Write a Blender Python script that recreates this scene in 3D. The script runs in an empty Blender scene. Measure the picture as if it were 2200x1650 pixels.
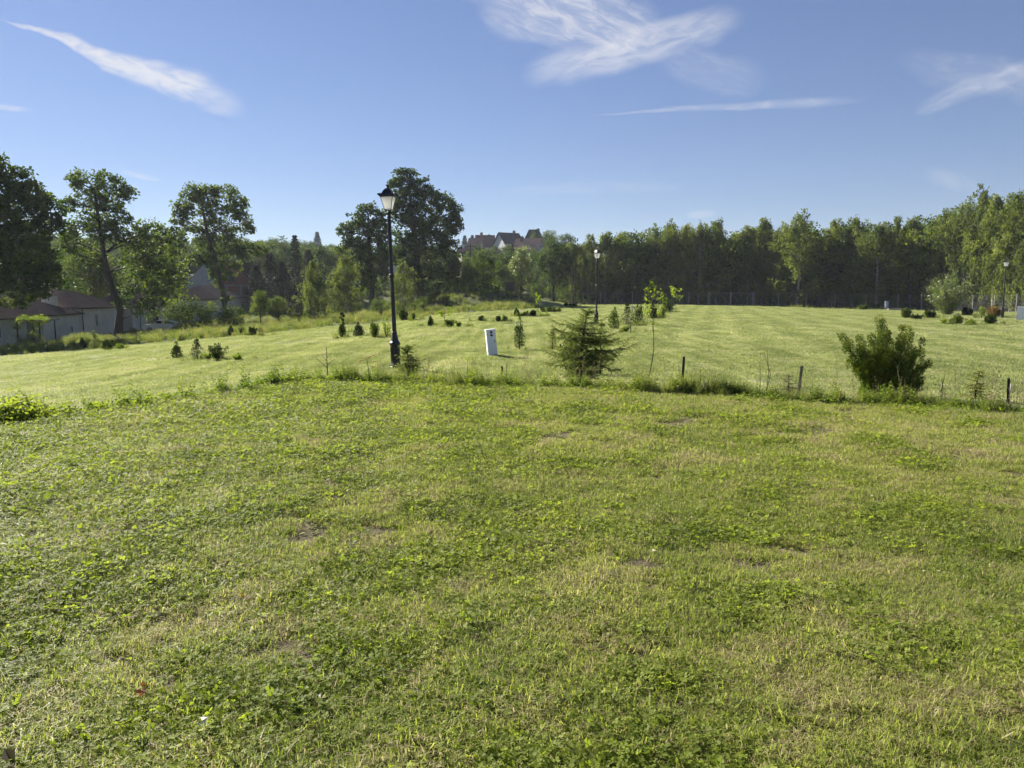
import bpy, math, random
import numpy as np
from mathutils import Vector, Matrix

random.seed(7)
rng = np.random.default_rng(7)
SC = bpy.context.scene
COL = SC.collection

# ------------------------------------------------------------------ camera, sky, sun
EYE = 1.6
PITCH = math.radians(6.74)
FPX = 1650.0                       # focal length in photo pixels (2200 wide)
cam_d = bpy.data.cameras.new('camera')
cam_d.sensor_width = 36.0
cam_d.lens = 36.0 * FPX / 2200.0
cam_d.clip_start = 0.1
cam_d.clip_end = 9000
cam = bpy.data.objects.new('camera', cam_d)
COL.objects.link(cam)
cam.location = (0, 0, EYE)
cam.rotation_euler = (math.radians(90) - PITCH, 0, 0)
SC.camera = cam

SUN_AZ, SUN_EL = math.radians(-43), math.radians(29)     # azimuth from +Y, negative is left
SUNV = Vector((math.sin(SUN_AZ) * math.cos(SUN_EL), math.cos(SUN_AZ) * math.cos(SUN_EL), math.sin(SUN_EL)))
sun_d = bpy.data.lights.new('sun', 'SUN')
sun_d.energy = 5.0
sun_d.angle = math.radians(0.55)
sun_d.color = (1.0, 0.93, 0.80)
sun = bpy.data.objects.new('sun', sun_d)
COL.objects.link(sun)
sun.rotation_euler = (-SUNV).to_track_quat('-Z', 'Y').to_euler()
SKY_STRENGTH = 0.05
CLOUD_GAIN = 5.4

SC.view_settings.view_transform = 'Standard'
SC.view_settings.look = 'None'
SC.view_settings.gamma = 1.0
SC.view_settings.exposure = 1.6
SC.view_settings.use_curve_mapping = False
SC.render.engine = 'CYCLES'
SC.cycles.max_bounces = 5
SC.cycles.diffuse_bounces = 2
SC.cycles.glossy_bounces = 2
SC.cycles.transmission_bounces = 4
SC.cycles.transparent_max_bounces = 4
SC.cycles.volume_bounces = 0
SC.cycles.use_denoising = True
SC.cycles.use_adaptive_sampling = True
SC.cycles.adaptive_threshold = 0.03
SC.cycles.caustics_reflective = False
SC.cycles.caustics_refractive = False


def pix_dir(px, py):
    """world direction of a photo pixel"""
    cx, cy = (px - 1100.0) / FPX, (825.0 - py) / FPX
    c, s = math.cos(PITCH), math.sin(PITCH)
    return np.array([cx, c + cy * s, -s + cy * c])


def N(nt, typ, **kw):
    n = nt.nodes.new(typ)
    for k, v in kw.items():
        if k.startswith('i_'):
            key = k[2:]
            key = int(key) if key.isdigit() else key.replace('_', ' ')
            n.inputs[key].default_value = v
        else:
            setattr(n, k, v)
    return n


def M(nt, op, a, b=None, c=None, clamp=False):
    n = nt.nodes.new('ShaderNodeMath')
    n.operation = op
    n.use_clamp = clamp
    for i, v in enumerate((a, b, c)):
        if v is None:
            continue
        if isinstance(v, (int, float)):
            n.inputs[i].default_value = v
        else:
            nt.links.new(v, n.inputs[i])
    return n.outputs[0]


def mixc(nt, fac, a, b, mode='MIX'):
    n = nt.nodes.new('ShaderNodeMix')
    n.data_type = 'RGBA'
    n.blend_type = mode
    for i, v in ((0, fac), (6, a), (7, b)):
        if isinstance(v, (int, float)):
            n.inputs[i].default_value = v
        elif isinstance(v, tuple):
            n.inputs[i].default_value = (*v[:3], 1)
        else:
            nt.links.new(v, n.inputs[i])
    return n.outputs[2]


def smooth(nt, x, lo, hi):
    n = nt.nodes.new('ShaderNodeMapRange')
    n.interpolation_type = 'SMOOTHSTEP'
    n.inputs[1].default_value = lo
    n.inputs[2].default_value = hi
    nt.links.new(x, n.inputs[0])
    return n.outputs[0]


world = bpy.data.worlds.new('World')
SC.world = world
world.use_nodes = True
wt = world.node_tree
wt.nodes.clear()
sky = N(wt, 'ShaderNodeTexSky', sky_type='NISHITA', sun_disc=False, sun_elevation=SUN_EL,
        sun_rotation=SUN_AZ % (2 * math.pi), altitude=300, air_density=1.0, dust_density=0.1, ozone_density=2.2)
geo = N(wt, 'ShaderNodeTexCoord')
sep = N(wt, 'ShaderNodeSeparateXYZ')
wt.links.new(geo.outputs['Generated'], sep.inputs[0])
dx, dy, dz = sep.outputs
yy = M(wt, 'MAXIMUM', dy, 0.05)
U = M(wt, 'DIVIDE', dx, yy)
V = M(wt, 'DIVIDE', dz, yy)
front = smooth(wt, dy, 0.05, 0.3)


def wcloud(p0, p1, wid, dens, nsx=5, nsy=30, seed=0., skew=0.0, lo=0.42, hi=0.72, taper=0.0):
    """a cirrus streak between two sky directions, in the tangent chart of +Y"""
    a, b = pix_dir(*p0), pix_dir(*p1)
    u0, v0, u1, v1 = a[0] / a[1], a[2] / a[1], b[0] / b[1], b[2] / b[1]
    uc, vc = (u0 + u1) / 2, (v0 + v1) / 2
    L = math.hypot(u1 - u0, v1 - v0) / 2
    ca, sa = (u1 - u0) / (2 * L), (v1 - v0) / (2 * L)
    du, dv = M(wt, 'SUBTRACT', U, uc), M(wt, 'SUBTRACT', V, vc)
    s = M(wt, 'DIVIDE', M(wt, 'ADD', M(wt, 'MULTIPLY', du, ca), M(wt, 'MULTIPLY', dv, sa)), L)
    w_ = wid / FPX
    t = M(wt, 'DIVIDE', M(wt, 'SUBTRACT', M(wt, 'MULTIPLY', dv, ca), M(wt, 'MULTIPLY', du, sa)), w_)
    comb = N(wt, 'ShaderNodeCombineXYZ')
    wt.links.new(M(wt, 'ADD', M(wt, 'MULTIPLY', s, nsx * L * 2), M(wt, 'MULTIPLY', t, skew)), comb.inputs[0])
    wt.links.new(M(wt, 'MULTIPLY', t, nsy * w_), comb.inputs[1])
    comb.inputs[2].default_value = seed
    n1 = N(wt, 'ShaderNodeTexNoise', i_Scale=2.4, i_Detail=9.0, i_Roughness=0.6, i_Distortion=0.6)
    wt.links.new(comb.outputs[0], n1.inputs['Vector'])
    n2 = N(wt, 'ShaderNodeTexNoise', i_Scale=1.0, i_Detail=3.0, i_Roughness=0.5)
    comb2 = N(wt, 'ShaderNodeCombineXYZ')
    wt.links.new(M(wt, 'MULTIPLY', U, 9.0), comb2.inputs[0])
    wt.links.new(M(wt, 'MULTIPLY', V, 14.0), comb2.inputs[1])
    comb2.inputs[2].default_value = seed + 3.3
    wt.links.new(comb2.outputs[0], n2.inputs['Vector'])
    tw = M(wt, 'ADD', t, M(wt, 'MULTIPLY', M(wt, 'SUBTRACT', n2.outputs[0], 0.5), 1.6))
    if taper:
        tw = M(wt, 'DIVIDE', tw, M(wt, 'MAXIMUM', M(wt, 'MULTIPLY', M(wt, 'ADD', s, 1.05), 0.5), 0.06))
    r2 = M(wt, 'ADD', M(wt, 'POWER', M(wt, 'ABSOLUTE', s), 3.0), M(wt, 'MULTIPLY', tw, tw))
    mask = M(wt, 'SUBTRACT', 1.0, smooth(wt, r2, 0.0, 1.15))
    fib = smooth(wt, n1.outputs[0], lo, hi)
    m = M(wt, 'MULTIPLY', M(wt, 'MULTIPLY', mask, M(wt, 'ADD', 0.36, M(wt, 'MULTIPLY', fib, 0.64))), dens)
    return m


clouds = [
    wcloud((-10, 30), (530, 232), 50, .85, seed=1.0, taper=1, lo=.3, hi=.6),
    wcloud((960, -60), (1420, 90), 80, .66, seed=2.0, skew=.5, lo=.36, hi=.66),
    wcloud((1120, 165), (1600, 35), 46, .52, seed=3.0, lo=.3, hi=.62),
    wcloud((1420, 120), (1650, 175), 45, .26, seed=4.0),
    wcloud((1230, 252), (1860, 212), 16, .42, seed=5.0, taper=1),
    wcloud((1960, 245), (2290, 120), 26, .34, seed=6.0),
    wcloud((1920, 130), (2400, 220), 45, .22, seed=6.5),
    wcloud((-60, 226), (75, 238), 7, .5, seed=7.0),
    wcloud((255, 366), (350, 388), 7, .5, seed=8.0),
    wcloud((1050, 412), (1480, 400), 14, .16, seed=9.0),
    wcloud((1470, 462), (1540, 455), 9, .35, seed=10.),
    wcloud((1980, 370), (2110, 410), 22, .18, seed=11.),
]
tot = clouds[0]
for c_ in clouds[1:]:
    tot = M(wt, 'ADD', tot, c_)
tot = M(wt, 'MULTIPLY', M(wt, 'MINIMUM', tot, 0.9), front)
# thin cirrus elsewhere, behind the camera, so the sky goes on
nb = N(wt, 'ShaderNodeTexNoise', i_Scale=3.0, i_Detail=6.0, i_Roughness=0.6, i_Distortion=1.5)
wt.links.new(geo.outputs['Generated'], nb.inputs['Vector'])
back = M(wt, 'MULTIPLY', M(wt, 'SUBTRACT', 1.0, front), M(wt, 'MULTIPLY', smooth(wt, nb.outputs[0], .55, .8), .3))
tot = M(wt, 'ADD', tot, back)
cl_col = (CLOUD_GAIN * 1.0, CLOUD_GAIN * 1.0, CLOUD_GAIN * 1.04)
skyc = N(wt, 'ShaderNodeHueSaturation', i_Hue=0.507, i_Saturation=0.98, i_Value=1.0)
gm = N(wt, 'ShaderNodeGamma', i_Gamma=0.85)
wt.links.new(sky.outputs[0], gm.inputs[0])
skt = mixc(wt, 1.0, gm.outputs[0], (0.53, 0.645, 0.84), 'MULTIPLY')
wt.links.new(skt, skyc.inputs['Color'])
mixed = mixc(wt, tot, skyc.outputs[0], cl_col)
bg = N(wt, 'ShaderNodeBackground', i_Strength=SKY_STRENGTH)
wt.links.new(mixed, bg.inputs[0])
wo = N(wt, 'ShaderNodeOutputWorld')
wt.links.new(bg.outputs[0], wo.inputs[0])

# ------------------------------------------------------------------ helpers: objects, meshes
def tag(o, label=None, cat=None, group=None, kind=None):
    if label: o['label'] = label
    if cat: o['category'] = cat
    if group: o['group'] = group
    if kind: o['kind'] = kind
    return o


def thing(name, loc, label, cat, group=None, rz=0.0):
    o = bpy.data.objects.new(name, None)
    o.empty_display_size = 0.3
    COL.objects.link(o)
    o.location = loc
    o.rotation_euler = (0, 0, rz)
    return tag(o, label, cat, group)


def raw_mesh(name, V, F, mats=(), smooth=False, rnd=None, mi=None):
    """V (n,3); F list of int arrays (m,3) or (m,4)"""
    me = bpy.data.meshes.new(name)
    V = np.asarray(V, dtype=np.float32)
    if not isinstance(F, (list, tuple)):
        F = [F]
    F = [np.asarray(f, dtype=np.int32) for f in F if len(f)]
    me.vertices.add(len(V))
    me.vertices.foreach_set('co', V.ravel())
    loops = np.concatenate([f.ravel() for f in F])
    tot = np.concatenate([np.full(len(f), f.shape[1], dtype=np.int32) for f in F])
    start = np.concatenate([[0], np.cumsum(tot)[:-1]]).astype(np.int32)
    me.loops.add(len(loops))
    me.loops.foreach_set('vertex_index', loops)
    me.polygons.add(len(tot))
    me.polygons.foreach_set('loop_start', start)
    me.update(calc_edges=True)
    for m in mats:
        me.materials.append(m)
    if mi is not None:
        me.polygons.foreach_set('material_index', np.asarray(mi, dtype=np.int32))
    if rnd is not None:
        a = me.attributes.new('rnd', 'FLOAT', 'FACE')
        a.data.foreach_set('value', np.asarray(rnd, dtype=np.float32))
    me.polygons.foreach_set('use_smooth', np.full(len(tot), bool(smooth)))
    return me


def link(name, me, parent=None, loc=None):
    o = bpy.data.objects.new(name, me)
    COL.objects.link(o)
    if parent is not None: o.parent = parent
    if loc is not None: o.location = loc
    return o


class MB:
    """collects boxes, tubes, lathes into one mesh"""
    def __init__(s):
        s.V, s.Q, s.T, s.n = [], [], [], 0

    def add(s, V, quads=(), tris=()):
        V = np.asarray(V, float)
        s.V.append(V)
        if len(quads): s.Q.append(np.asarray(quads) + s.n)
        if len(tris): s.T.append(np.asarray(tris) + s.n)
        s.n += len(V)
        return s

    def box(s, c, size, rz=0.0, taper=1.0):
        hx, hy, hz = [q / 2 for q in size]
        P = []
        for z, k in ((-hz, 1.0), (hz, taper)):
            for x, y in ((-hx, -hy), (hx, -hy), (hx, hy), (-hx, hy)):
                P.append((x * k, y * k, z))
        P = np.array(P)
        c_, s_ = math.cos(rz), math.sin(rz)
        P = np.stack([P[:, 0] * c_ - P[:, 1] * s_, P[:, 0] * s_ + P[:, 1] * c_, P[:, 2]], 1) + np.array(c)
        return s.add(P, [(3, 2, 1, 0), (4, 5, 6, 7), (0, 1, 5, 4), (1, 2, 6, 5), (2, 3, 7, 6), (3, 0, 4, 7)])

    def tube(s, pts, rad, sides=6, cap=True):
        pts = np.asarray(pts, float)
        n = len(pts)
        rad = np.full(n, rad) if np.isscalar(rad) else np.asarray(rad, float)
        d = np.gradient(pts, axis=0)
        d /= np.linalg.norm(d, axis=1)[:, None] + 1e-9
        ref = np.array([0, 0, 1.0]) if abs(d[0, 2]) < 0.8 else np.array([1.0, 0, 0])
        a = np.cross(d, ref); a /= np.linalg.norm(a, axis=1)[:, None] + 1e-9
        b = np.cross(d, a)
        th = np.linspace(0, 2 * math.pi, sides, endpoint=False)
        ring = pts[:, None, :] + rad[:, None, None] * (np.cos(th)[None, :, None] * a[:, None, :] + np.sin(th)[None, :, None] * b[:, None, :])
        V = ring.reshape(-1, 3)
        i = np.arange(n - 1)[:, None] * sides
        j = np.arange(sides)[None, :]
        k = (j + 1) % sides
        Q = np.stack([i + j, i + k, i + sides + k, i + sides + j], -1).reshape(-1, 4)
        T = []
        if cap:
            V = np.vstack([V, pts[0], pts[-1]])
            c0, c1 = n * sides, n * sides + 1
            for q in range(sides):
                r = (q + 1) % sides
                T.append((c0, r, q)); T.append((c1, (n - 1) * sides + q, (n - 1) * sides + r))
        return s.add(V, Q, T)

    def lathe(s, prof, sides=12, c=(0, 0, 0), square=False, rot=0.0):
        """prof [(r,z)...]"""
        pts = [(c[0], c[1], c[2] + z) for r, z in prof]
        th = np.linspace(0, 2 * math.pi, sides, endpoint=False) + rot
        V = np.array([[p[0] + r * math.cos(t), p[1] + r * math.sin(t), p[2]] for p, (r, z) in zip(pts, prof) for t in th])
        n = len(prof)
        Q = [(i * sides + j, i * sides + (j + 1) % sides, (i + 1) * sides + (j + 1) % sides, (i + 1) * sides + j)
             for i in range(n - 1) for j in range(sides)]
        return s.add(V, Q)

    def build(s, name, mat, parent=None, smooth=False, loc=None):
        F = []
        if s.Q: F.append(np.vstack(s.Q))
        if s.T: F.append(np.vstack(s.T))
        me = raw_mesh(name, np.vstack(s.V), F, [mat] if mat else [], smooth)
        return link(name, me, parent, loc)


def unit(v):
    return v / (np.linalg.norm(v, axis=-1, keepdims=True) + 1e-9)


def leaf_geo(C, D, L, W, r=None, fold=0.15):
    """rhombus leaves: base C, direction D, length L, width W"""
    r = r or rng
    n = len(C)
    D = unit(D)
    R = r.normal(size=(n, 3))
    S = unit(np.cross(D, R))
    U_ = np.cross(S, D)
    L = np.broadcast_to(L, (n,))[:, None]; W = np.broadcast_to(W, (n,))[:, None]
    mid = C + D * L * 0.45
    V = np.stack([C, mid + S * W / 2 + U_ * W * fold, C + D * L, mid - S * W / 2 + U_ * W * fold], 1).reshape(-1, 3)
    F = np.arange(n * 4).reshape(n, 4)
    return V, F


def tri_geo(C, D, L, W, r=None):
    r = r or rng
    n = len(C)
    D = unit(D)
    S = unit(np.cross(D, r.normal(size=(n, 3))))
    L = np.broadcast_to(L, (n,))[:, None]; W = np.broadcast_to(W, (n,))[:, None]
    V = np.stack([C - S * W / 2, C + S * W / 2, C + D * L], 1).reshape(-1, 3)
    return V, np.arange(n * 3).reshape(n, 3)


class Leaves:
    def __init__(s): s.V, s.F, s.R, s.n = [], {}, [], 0; s.parts = []
    def add(s, V, F, r=None):
        s.V.append(V); k = F.shape[1]
        s.parts.append((k, F + s.n, rng.random(len(F)) if r is None else r))
        s.n += len(V)
    def mesh(s, name, mat):
        F, R = [], []
        for k in (3, 4):
            f = [p[1] for p in s.parts if p[0] == k]
            if f:
                F.append(np.vstack(f)); R += [p[2] for p in s.parts if p[0] == k]
        return raw_mesh(name, np.vstack(s.V), F, [mat], False, np.concatenate(R))


# ------------------------------------------------------------------ materials
def new_mat(name):
    m = bpy.data.materials.new(name)
    m.use_nodes = True
    nt = m.node_tree
    nt.nodes.clear()
    out = N(nt, 'ShaderNodeOutputMaterial')
    return m, nt, out


def ramp(nt, fac, stops):
    r = N(nt, 'ShaderNodeValToRGB')
    el = r.color_ramp.elements
    while len(el) < len(stops): el.new(0.5)
    for e, (p, c) in zip(el, stops):
        e.position = p; e.color = (*c, 1)
    nt.links.new(fac, r.inputs[0])
    return r.outputs[0]


def noise(nt, vec, scale, detail=4, rough=0.55, dist=0.0):
    n = N(nt, 'ShaderNodeTexNoise', i_Scale=scale, i_Detail=detail, i_Roughness=rough, i_Distortion=dist)
    if vec is not None: nt.links.new(vec, n.inputs['Vector'])
    return n.outputs[0]


def leaf_mat(name, cols, transl=0.45, tcol=1.35, nscale=0.6, spec=0.12, rough=0.6, wnoise=0.6):
    """cols: 3 colours dark..light; face attribute rnd and a world-position noise choose between them"""
    m, nt, out = new_mat(name)
    at = N(nt, 'ShaderNodeAttribute', attribute_name='rnd')
    g = N(nt, 'ShaderNodeNewGeometry')
    oi = N(nt, 'ShaderNodeObjectInfo')
    nz = noise(nt, g.outputs['Position'], nscale, 3)
    f = M(nt, 'ADD', M(nt, 'MULTIPLY', at.outputs['Fac'], 1 - wnoise), M(nt, 'MULTIPLY', smooth(nt, nz, .3, .7), wnoise))
    f = M(nt, 'ADD', f, M(nt, 'MULTIPLY', M(nt, 'SUBTRACT', oi.outputs['Random'], .5), .25), clamp=True)
    k = len(cols)
    c = ramp(nt, f, [(i / (k - 1), q) for i, q in enumerate(cols)])
    p = N(nt, 'ShaderNodeBsdfPrincipled', i_Roughness=rough)
    p.inputs['Specular IOR Level'].default_value = spec
    nt.links.new(c, p.inputs['Base Color'])
    t = N(nt, 'ShaderNodeBsdfTranslucent')
    tc = mixc(nt, 1.0, c, (tcol * 1.15, tcol * 1.2, tcol * 0.55), 'MULTIPLY')
    nt.links.new(tc, t.inputs[0])
    mx = N(nt, 'ShaderNodeMixShader', i_0=transl)
    nt.links.new(p.outputs[0], mx.inputs[1]); nt.links.new(t.outputs[0], mx.inputs[2])
    nt.links.new(mx.outputs[0], out.inputs[0])
    return m


def solid_mat(name, c1, c2=None, scale=8.0, rough=0.6, bump=0.0, bscale=40.0, metal=0.0, spec=0.4, stretch=None):
    m, nt, out = new_mat(name)
    tc = N(nt, 'ShaderNodeTexCoord')
    vec = tc.outputs['Object']
    if stretch:
        mp = N(nt, 'ShaderNodeMapping'); mp.inputs['Scale'].default_value = stretch
        nt.links.new(vec, mp.inputs[0]); vec = mp.outputs[0]
    p = N(nt, 'ShaderNodeBsdfPrincipled', i_Roughness=rough, i_Metallic=metal)
    p.inputs['Specular IOR Level'].default_value = spec
    c2 = c2 or tuple(q * .7 for q in c1)
    f = noise(nt, vec, scale, 5, .6)
    nt.links.new(ramp(nt, f, [(.3, c2), (.7, c1)]), p.inputs['Base Color'])
    if bump:
        b = N(nt, 'ShaderNodeBump', i_Strength=bump, i_Distance=0.02)
        nt.links.new(noise(nt, vec, bscale, 4), b.inputs['Height'])
        nt.links.new(b.outputs[0], p.inputs['Normal'])
    nt.links.new(p.outputs[0], out.inputs[0])
    return m


def lawn_colour(nt, pos):
    """turf colour from world position: greens, yellow-greens and straw patches"""
    a = noise(nt, pos, 0.35, 3, .55)
    b = noise(nt, pos, 1.7, 4, .6, .5)
    c = noise(nt, pos, 0.09, 2, .5)
    f = M(nt, 'ADD', M(nt, 'MULTIPLY', a, .5), M(nt, 'MULTIPLY', b, .5))
    return f, a, b, c


GREEN = [(.035, .062, .012), (.075, .115, .02), (.125, .165, .032), (.17, .195, .05)]
STRAW = (.33, .29, .165)


def turf_blade_mat(name, cols, straw, transl=0.45, dry=0.35, mow=False):
    m, nt, out = new_mat(name)
    at = N(nt, 'ShaderNodeAttribute', attribute_name='rnd')
    g = N(nt, 'ShaderNodeNewGeometry')
    oi = N(nt, 'ShaderNodeObjectInfo')
    pos = g.outputs['Position']
    f, a, b, c = lawn_colour(nt, pos)
    v = M(nt, 'ADD', M(nt, 'MULTIPLY', at.outputs['Fac'], .45), M(nt, 'MULTIPLY', smooth(nt, f, .35, .65), .55), clamp=True)
    if mow:
        v = M(nt, 'ADD', v, mow_bands(nt, pos), clamp=True)
    k = len(cols)
    base = ramp(nt, v, [(i / (k - 1), q) for i, q in enumerate(cols)])
    # dry blades: more where the patch noise is high
    dz_ = M(nt, 'ADD', smooth(nt, b, .48, .68), M(nt, 'MULTIPLY', smooth(nt, a, .5, .7), .5))
    isdry = smooth(nt, M(nt, 'ADD', M(nt, 'MULTIPLY', dz_, .5), M(nt, 'FRACT', M(nt, 'MULTIPLY', at.outputs['Fac'], 7.31))), 1.28 - dry, 1.36 - dry)
    col = mixc(nt, isdry, base, straw)
    p = N(nt, 'ShaderNodeBsdfPrincipled', i_Roughness=.5)
    p.inputs['Specular IOR Level'].default_value = .15
    nt.links.new(col, p.inputs['Base Color'])
    t = N(nt, 'ShaderNodeBsdfTranslucent')
    tint = mixc(nt, isdry, (1.45, 1.5, .8), (1.15, 1.15, 1.0))
    nt.links.new(mixc(nt, 1.0, col, tint, 'MULTIPLY'), t.inputs[0])
    mx = N(nt, 'ShaderNodeMixShader', i_0=transl)
    nt.links.new(p.outputs[0], mx.inputs[1]); nt.links.new(t.outputs[0], mx.inputs[2])
    nt.links.new(mx.outputs[0], out.inputs[0])
    return m


def mow_bands(nt, pos):
    """broad mowing tracks across the far field (world space)"""
    mp = N(nt, 'ShaderNodeMapping', vector_type='POINT')
    mp.inputs['Rotation'].default_value = (0, 0, math.radians(14.5))
    nt.links.new(pos, mp.inputs[0])
    wv = N(nt, 'ShaderNodeTexWave', wave_type='BANDS', bands_direction='X', i_Scale=0.16, i_Distortion=3.6, i_Detail=3.0)
    wv.inputs['Detail Scale'].default_value = 0.25
    nt.links.new(mp.outputs[0], wv.inputs[0])
    s2 = N(nt, 'ShaderNodeMapping', vector_type='POINT')
    s2.inputs['Rotation'].default_value = (0, 0, math.radians(14.5))
    s2.inputs['Scale'].default_value = (2.4, .07, 1)
    nt.links.new(pos, s2.inputs[0])
    fine = noise(nt, s2.outputs[0], 1.0, 4, .65)
    return M(nt, 'ADD', M(nt, 'MULTIPLY', M(nt, 'SUBTRACT', wv.outputs[0], .5), .27), M(nt, 'MULTIPLY', M(nt, 'SUBTRACT', fine, .5), 1.7))


MAT = {}
MAT['blade'] = turf_blade_mat('short_lawn_grass', [(.085, .13, .032), (.205, .25, .06), (.305, .34, .09), (.40, .40, .18)], STRAW, transl=.5, dry=.56)
MAT['clover'] = leaf_mat('clover_green', [(.10, .14, .024), (.18, .225, .036), (.25, .29, .06)], transl=.5, nscale=1.5, spec=.12, rough=.6)
MAT['field_blade'] = turf_blade_mat('mown_field_grass', [(.16, .19, .085), (.235, .265, .13), (.35, .36, .215)], (.40, .37, .24), dry=.25, mow=True)
MAT['weed'] = leaf_mat('weed_green', [(.06, .10, .018), (.12, .165, .03), (.20, .235, .045)], transl=.5, spec=.15, nscale=1.0)
MAT['tall_grass'] = leaf_mat('tall_grass_green', [(.08, .11, .035), (.15, .17, .06), (.27, .25, .13)], transl=.45, nscale=.25)
MAT['dry_stalk'] = solid_mat('dry_stalk', (.22, .15, .08), (.10, .07, .04), 20, .8)
MAT['flower'] = leaf_mat('white_flower', [(.6, .58, .5), (.7, .68, .62), (.8, .8, .75)], transl=.3, tcol=.9)
MAT['bark'] = solid_mat('dark_bark', (.07, .055, .042), (.03, .024, .02), 6, .9, .8, 18, stretch=(1, 1, .25))
MAT['birch_bark'] = solid_mat('birch_bark', (.40, .38, .34), (.06, .055, .05), 3.2, .8, .3, 12, stretch=(1, 1, 2.2))
MAT['oak'] = leaf_mat('maple_leaves', [(.016, .034, .009), (.042, .072, .015), (.11, .14, .028)], transl=.36, nscale=.5)
MAT['maple_light'] = leaf_mat('light_maple_leaves', [(.03, .054, .014), (.075, .11, .022), (.16, .19, .038)], transl=.38, nscale=.5)
MAT['birch'] = leaf_mat('birch_leaves', [(.036, .056, .016), (.10, .13, .034), (.21, .235, .062)], transl=.42, nscale=.35)
MAT['willow'] = leaf_mat('willow_leaves', [(.06, .085, .035), (.12, .155, .06), (.21, .24, .11)], transl=.4, nscale=.7, spec=.6, rough=.4)
MAT['conifer'] = leaf_mat('dark_conifer_needles', [(.010, .022, .010), (.02, .038, .015), (.034, .055, .02)], transl=.12, nscale=1.0)
MAT['spruce'] = leaf_mat('young_spruce_needles', [(.05, .075, .03), (.13, .165, .055), (.25, .275, .10)], transl=.35, nscale=5.0, wnoise=.35)
MAT['thuja'] = leaf_mat('thuja_sprays', [(.022, .045, .01), (.065, .10, .016), (.18, .19, .03)], transl=.3, nscale=3.0, wnoise=.4)
MAT['thuja_dry'] = leaf_mat('rusty_thuja_sprays', [(.10, .06, .02), (.20, .11, .035), (.28, .20, .06)], transl=.25, nscale=3.0)
MAT['thuja_dark'] = leaf_mat('dark_thuja_sprays', [(.016, .034, .01), (.032, .058, .014), (.065, .09, .018)], transl=.2, nscale=2.0)
MAT['sapling'] = leaf_mat('fresh_sapling_leaves', [(.11, .16, .02), (.17, .235, .028), (.26, .32, .045)], transl=.5, nscale=3.0)
MAT['young_conifer'] = leaf_mat('yellow_young_needles', [(.11, .14, .03), (.20, .22, .04), (.32, .32, .06)], transl=.35, nscale=6.)
MAT['dead'] = leaf_mat('grey_dead_needles', [(.12, .10, .07), (.20, .17, .12), (.26, .24, .18)], transl=.2)
MAT['rust_leaf'] = leaf_mat('reddish_leaves', [(.12, .05, .03), (.22, .09, .05), (.28, .16, .08)], transl=.4)
MAT['black_iron'] = solid_mat('black_painted_iron', (.012, .013, .016), (.008, .008, .01), 5, .38, .15, 60, spec=.5)
MAT['opal'] = None
m_, nt_, out_ = new_mat('frosted_lamp_glass')
p_ = N(nt_, 'ShaderNodeBsdfPrincipled', i_Roughness=.35)
p_.inputs['Base Color'].default_value = (.85, .85, .84, 1)
t_ = N(nt_, 'ShaderNodeBsdfTranslucent'); t_.inputs[0].default_value = (.95, .95, .95, 1)
x_ = N(nt_, 'ShaderNodeMixShader', i_0=.65)
nt_.links.new(p_.outputs[0], x_.inputs[1]); nt_.links.new(t_.outputs[0], x_.inputs[2]); nt_.links.new(x_.outputs[0], out_.inputs[0])
MAT['opal'] = m_
MAT['cab_white'] = solid_mat('light_grey_cabinet_plastic', (.76, .78, .82), (.68, .70, .74), 3, .45, .05, 80)
MAT['black_plastic'] = solid_mat('black_plastic', (.02, .02, .022), (.012, .012, .014), 10, .5)
MAT['stake'] = solid_mat('weathered_stake_wood', (.20, .18, .155), (.09, .08, .07), 9, .9, .6, 40, stretch=(1, 1, .15))
MAT['stake_dark'] = solid_mat('dark_stake_wood', (.07, .055, .045), (.03, .025, .02), 9, .9, .6, 40, stretch=(1, 1, .15))
MAT['post'] = solid_mat('grey_fence_post', (.36, .35, .33), (.24, .235, .22), 6, .7)
MAT['galv'] = solid_mat('galvanised_steel', (.22, .22, .21), (.14, .14, .14), 6, .5, metal=.3)
MAT['plaster'] = solid_mat('grey_stained_render', (.72, .66, .56), (.54, .50, .42), .7, .9, .3, 9)
MAT['plaster_white'] = solid_mat('white_render', (.55, .56, .58), (.45, .46, .48), .7, .9)
MAT['door_brown'] = solid_mat('brown_door_paint', (.10, .045, .03), (.06, .03, .02), 4, .6)
MAT['glass_dark'] = solid_mat('dark_window_glass', (.03, .035, .045), (.02, .022, .03), 2, .12, spec=.8)
MAT['frame_white'] = solid_mat('white_window_frame', (.6, .6, .58), (.5, .5, .48), 5, .5)
MAT['concrete'] = solid_mat('bare_concrete', (.33, .31, .28), (.23, .215, .2), 1.5, .95, .3, 12)
MAT['brick'] = None
m_, nt_, out_ = new_mat('red_hollow_brick')
tc_ = N(nt_, 'ShaderNodeTexCoord')
br = N(nt_, 'ShaderNodeTexBrick', i_Scale=1.0)
br.inputs['Color1'].default_value = (.30, .115, .07, 1); br.inputs['Color2'].default_value = (.22, .085, .055, 1)
br.inputs['Mortar'].default_value = (.30, .24, .20, 1)
br.inputs['Brick Width'].default_value = .37; br.inputs['Row Height'].default_value = .24; br.inputs['Mortar Size'].default_value = .012
sp_ = N(nt_, 'ShaderNodeSeparateXYZ'); cb_ = N(nt_, 'ShaderNodeCombineXYZ')
nt_.links.new(tc_.outputs['Object'], sp_.inputs[0])
nt_.links.new(M(nt_, 'ADD', sp_.outputs[0], sp_.outputs[1]), cb_.inputs[0]); nt_.links.new(sp_.outputs[2], cb_.inputs[1])
nt_.links.new(cb_.outputs[0], br.inputs['Vector'])
p_ = N(nt_, 'ShaderNodeBsdfPrincipled', i_Roughness=.9)
nt_.links.new(br.outputs[0], p_.inputs['Base Color']); nt_.links.new(p_.outputs[0], out_.inputs[0])
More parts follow.
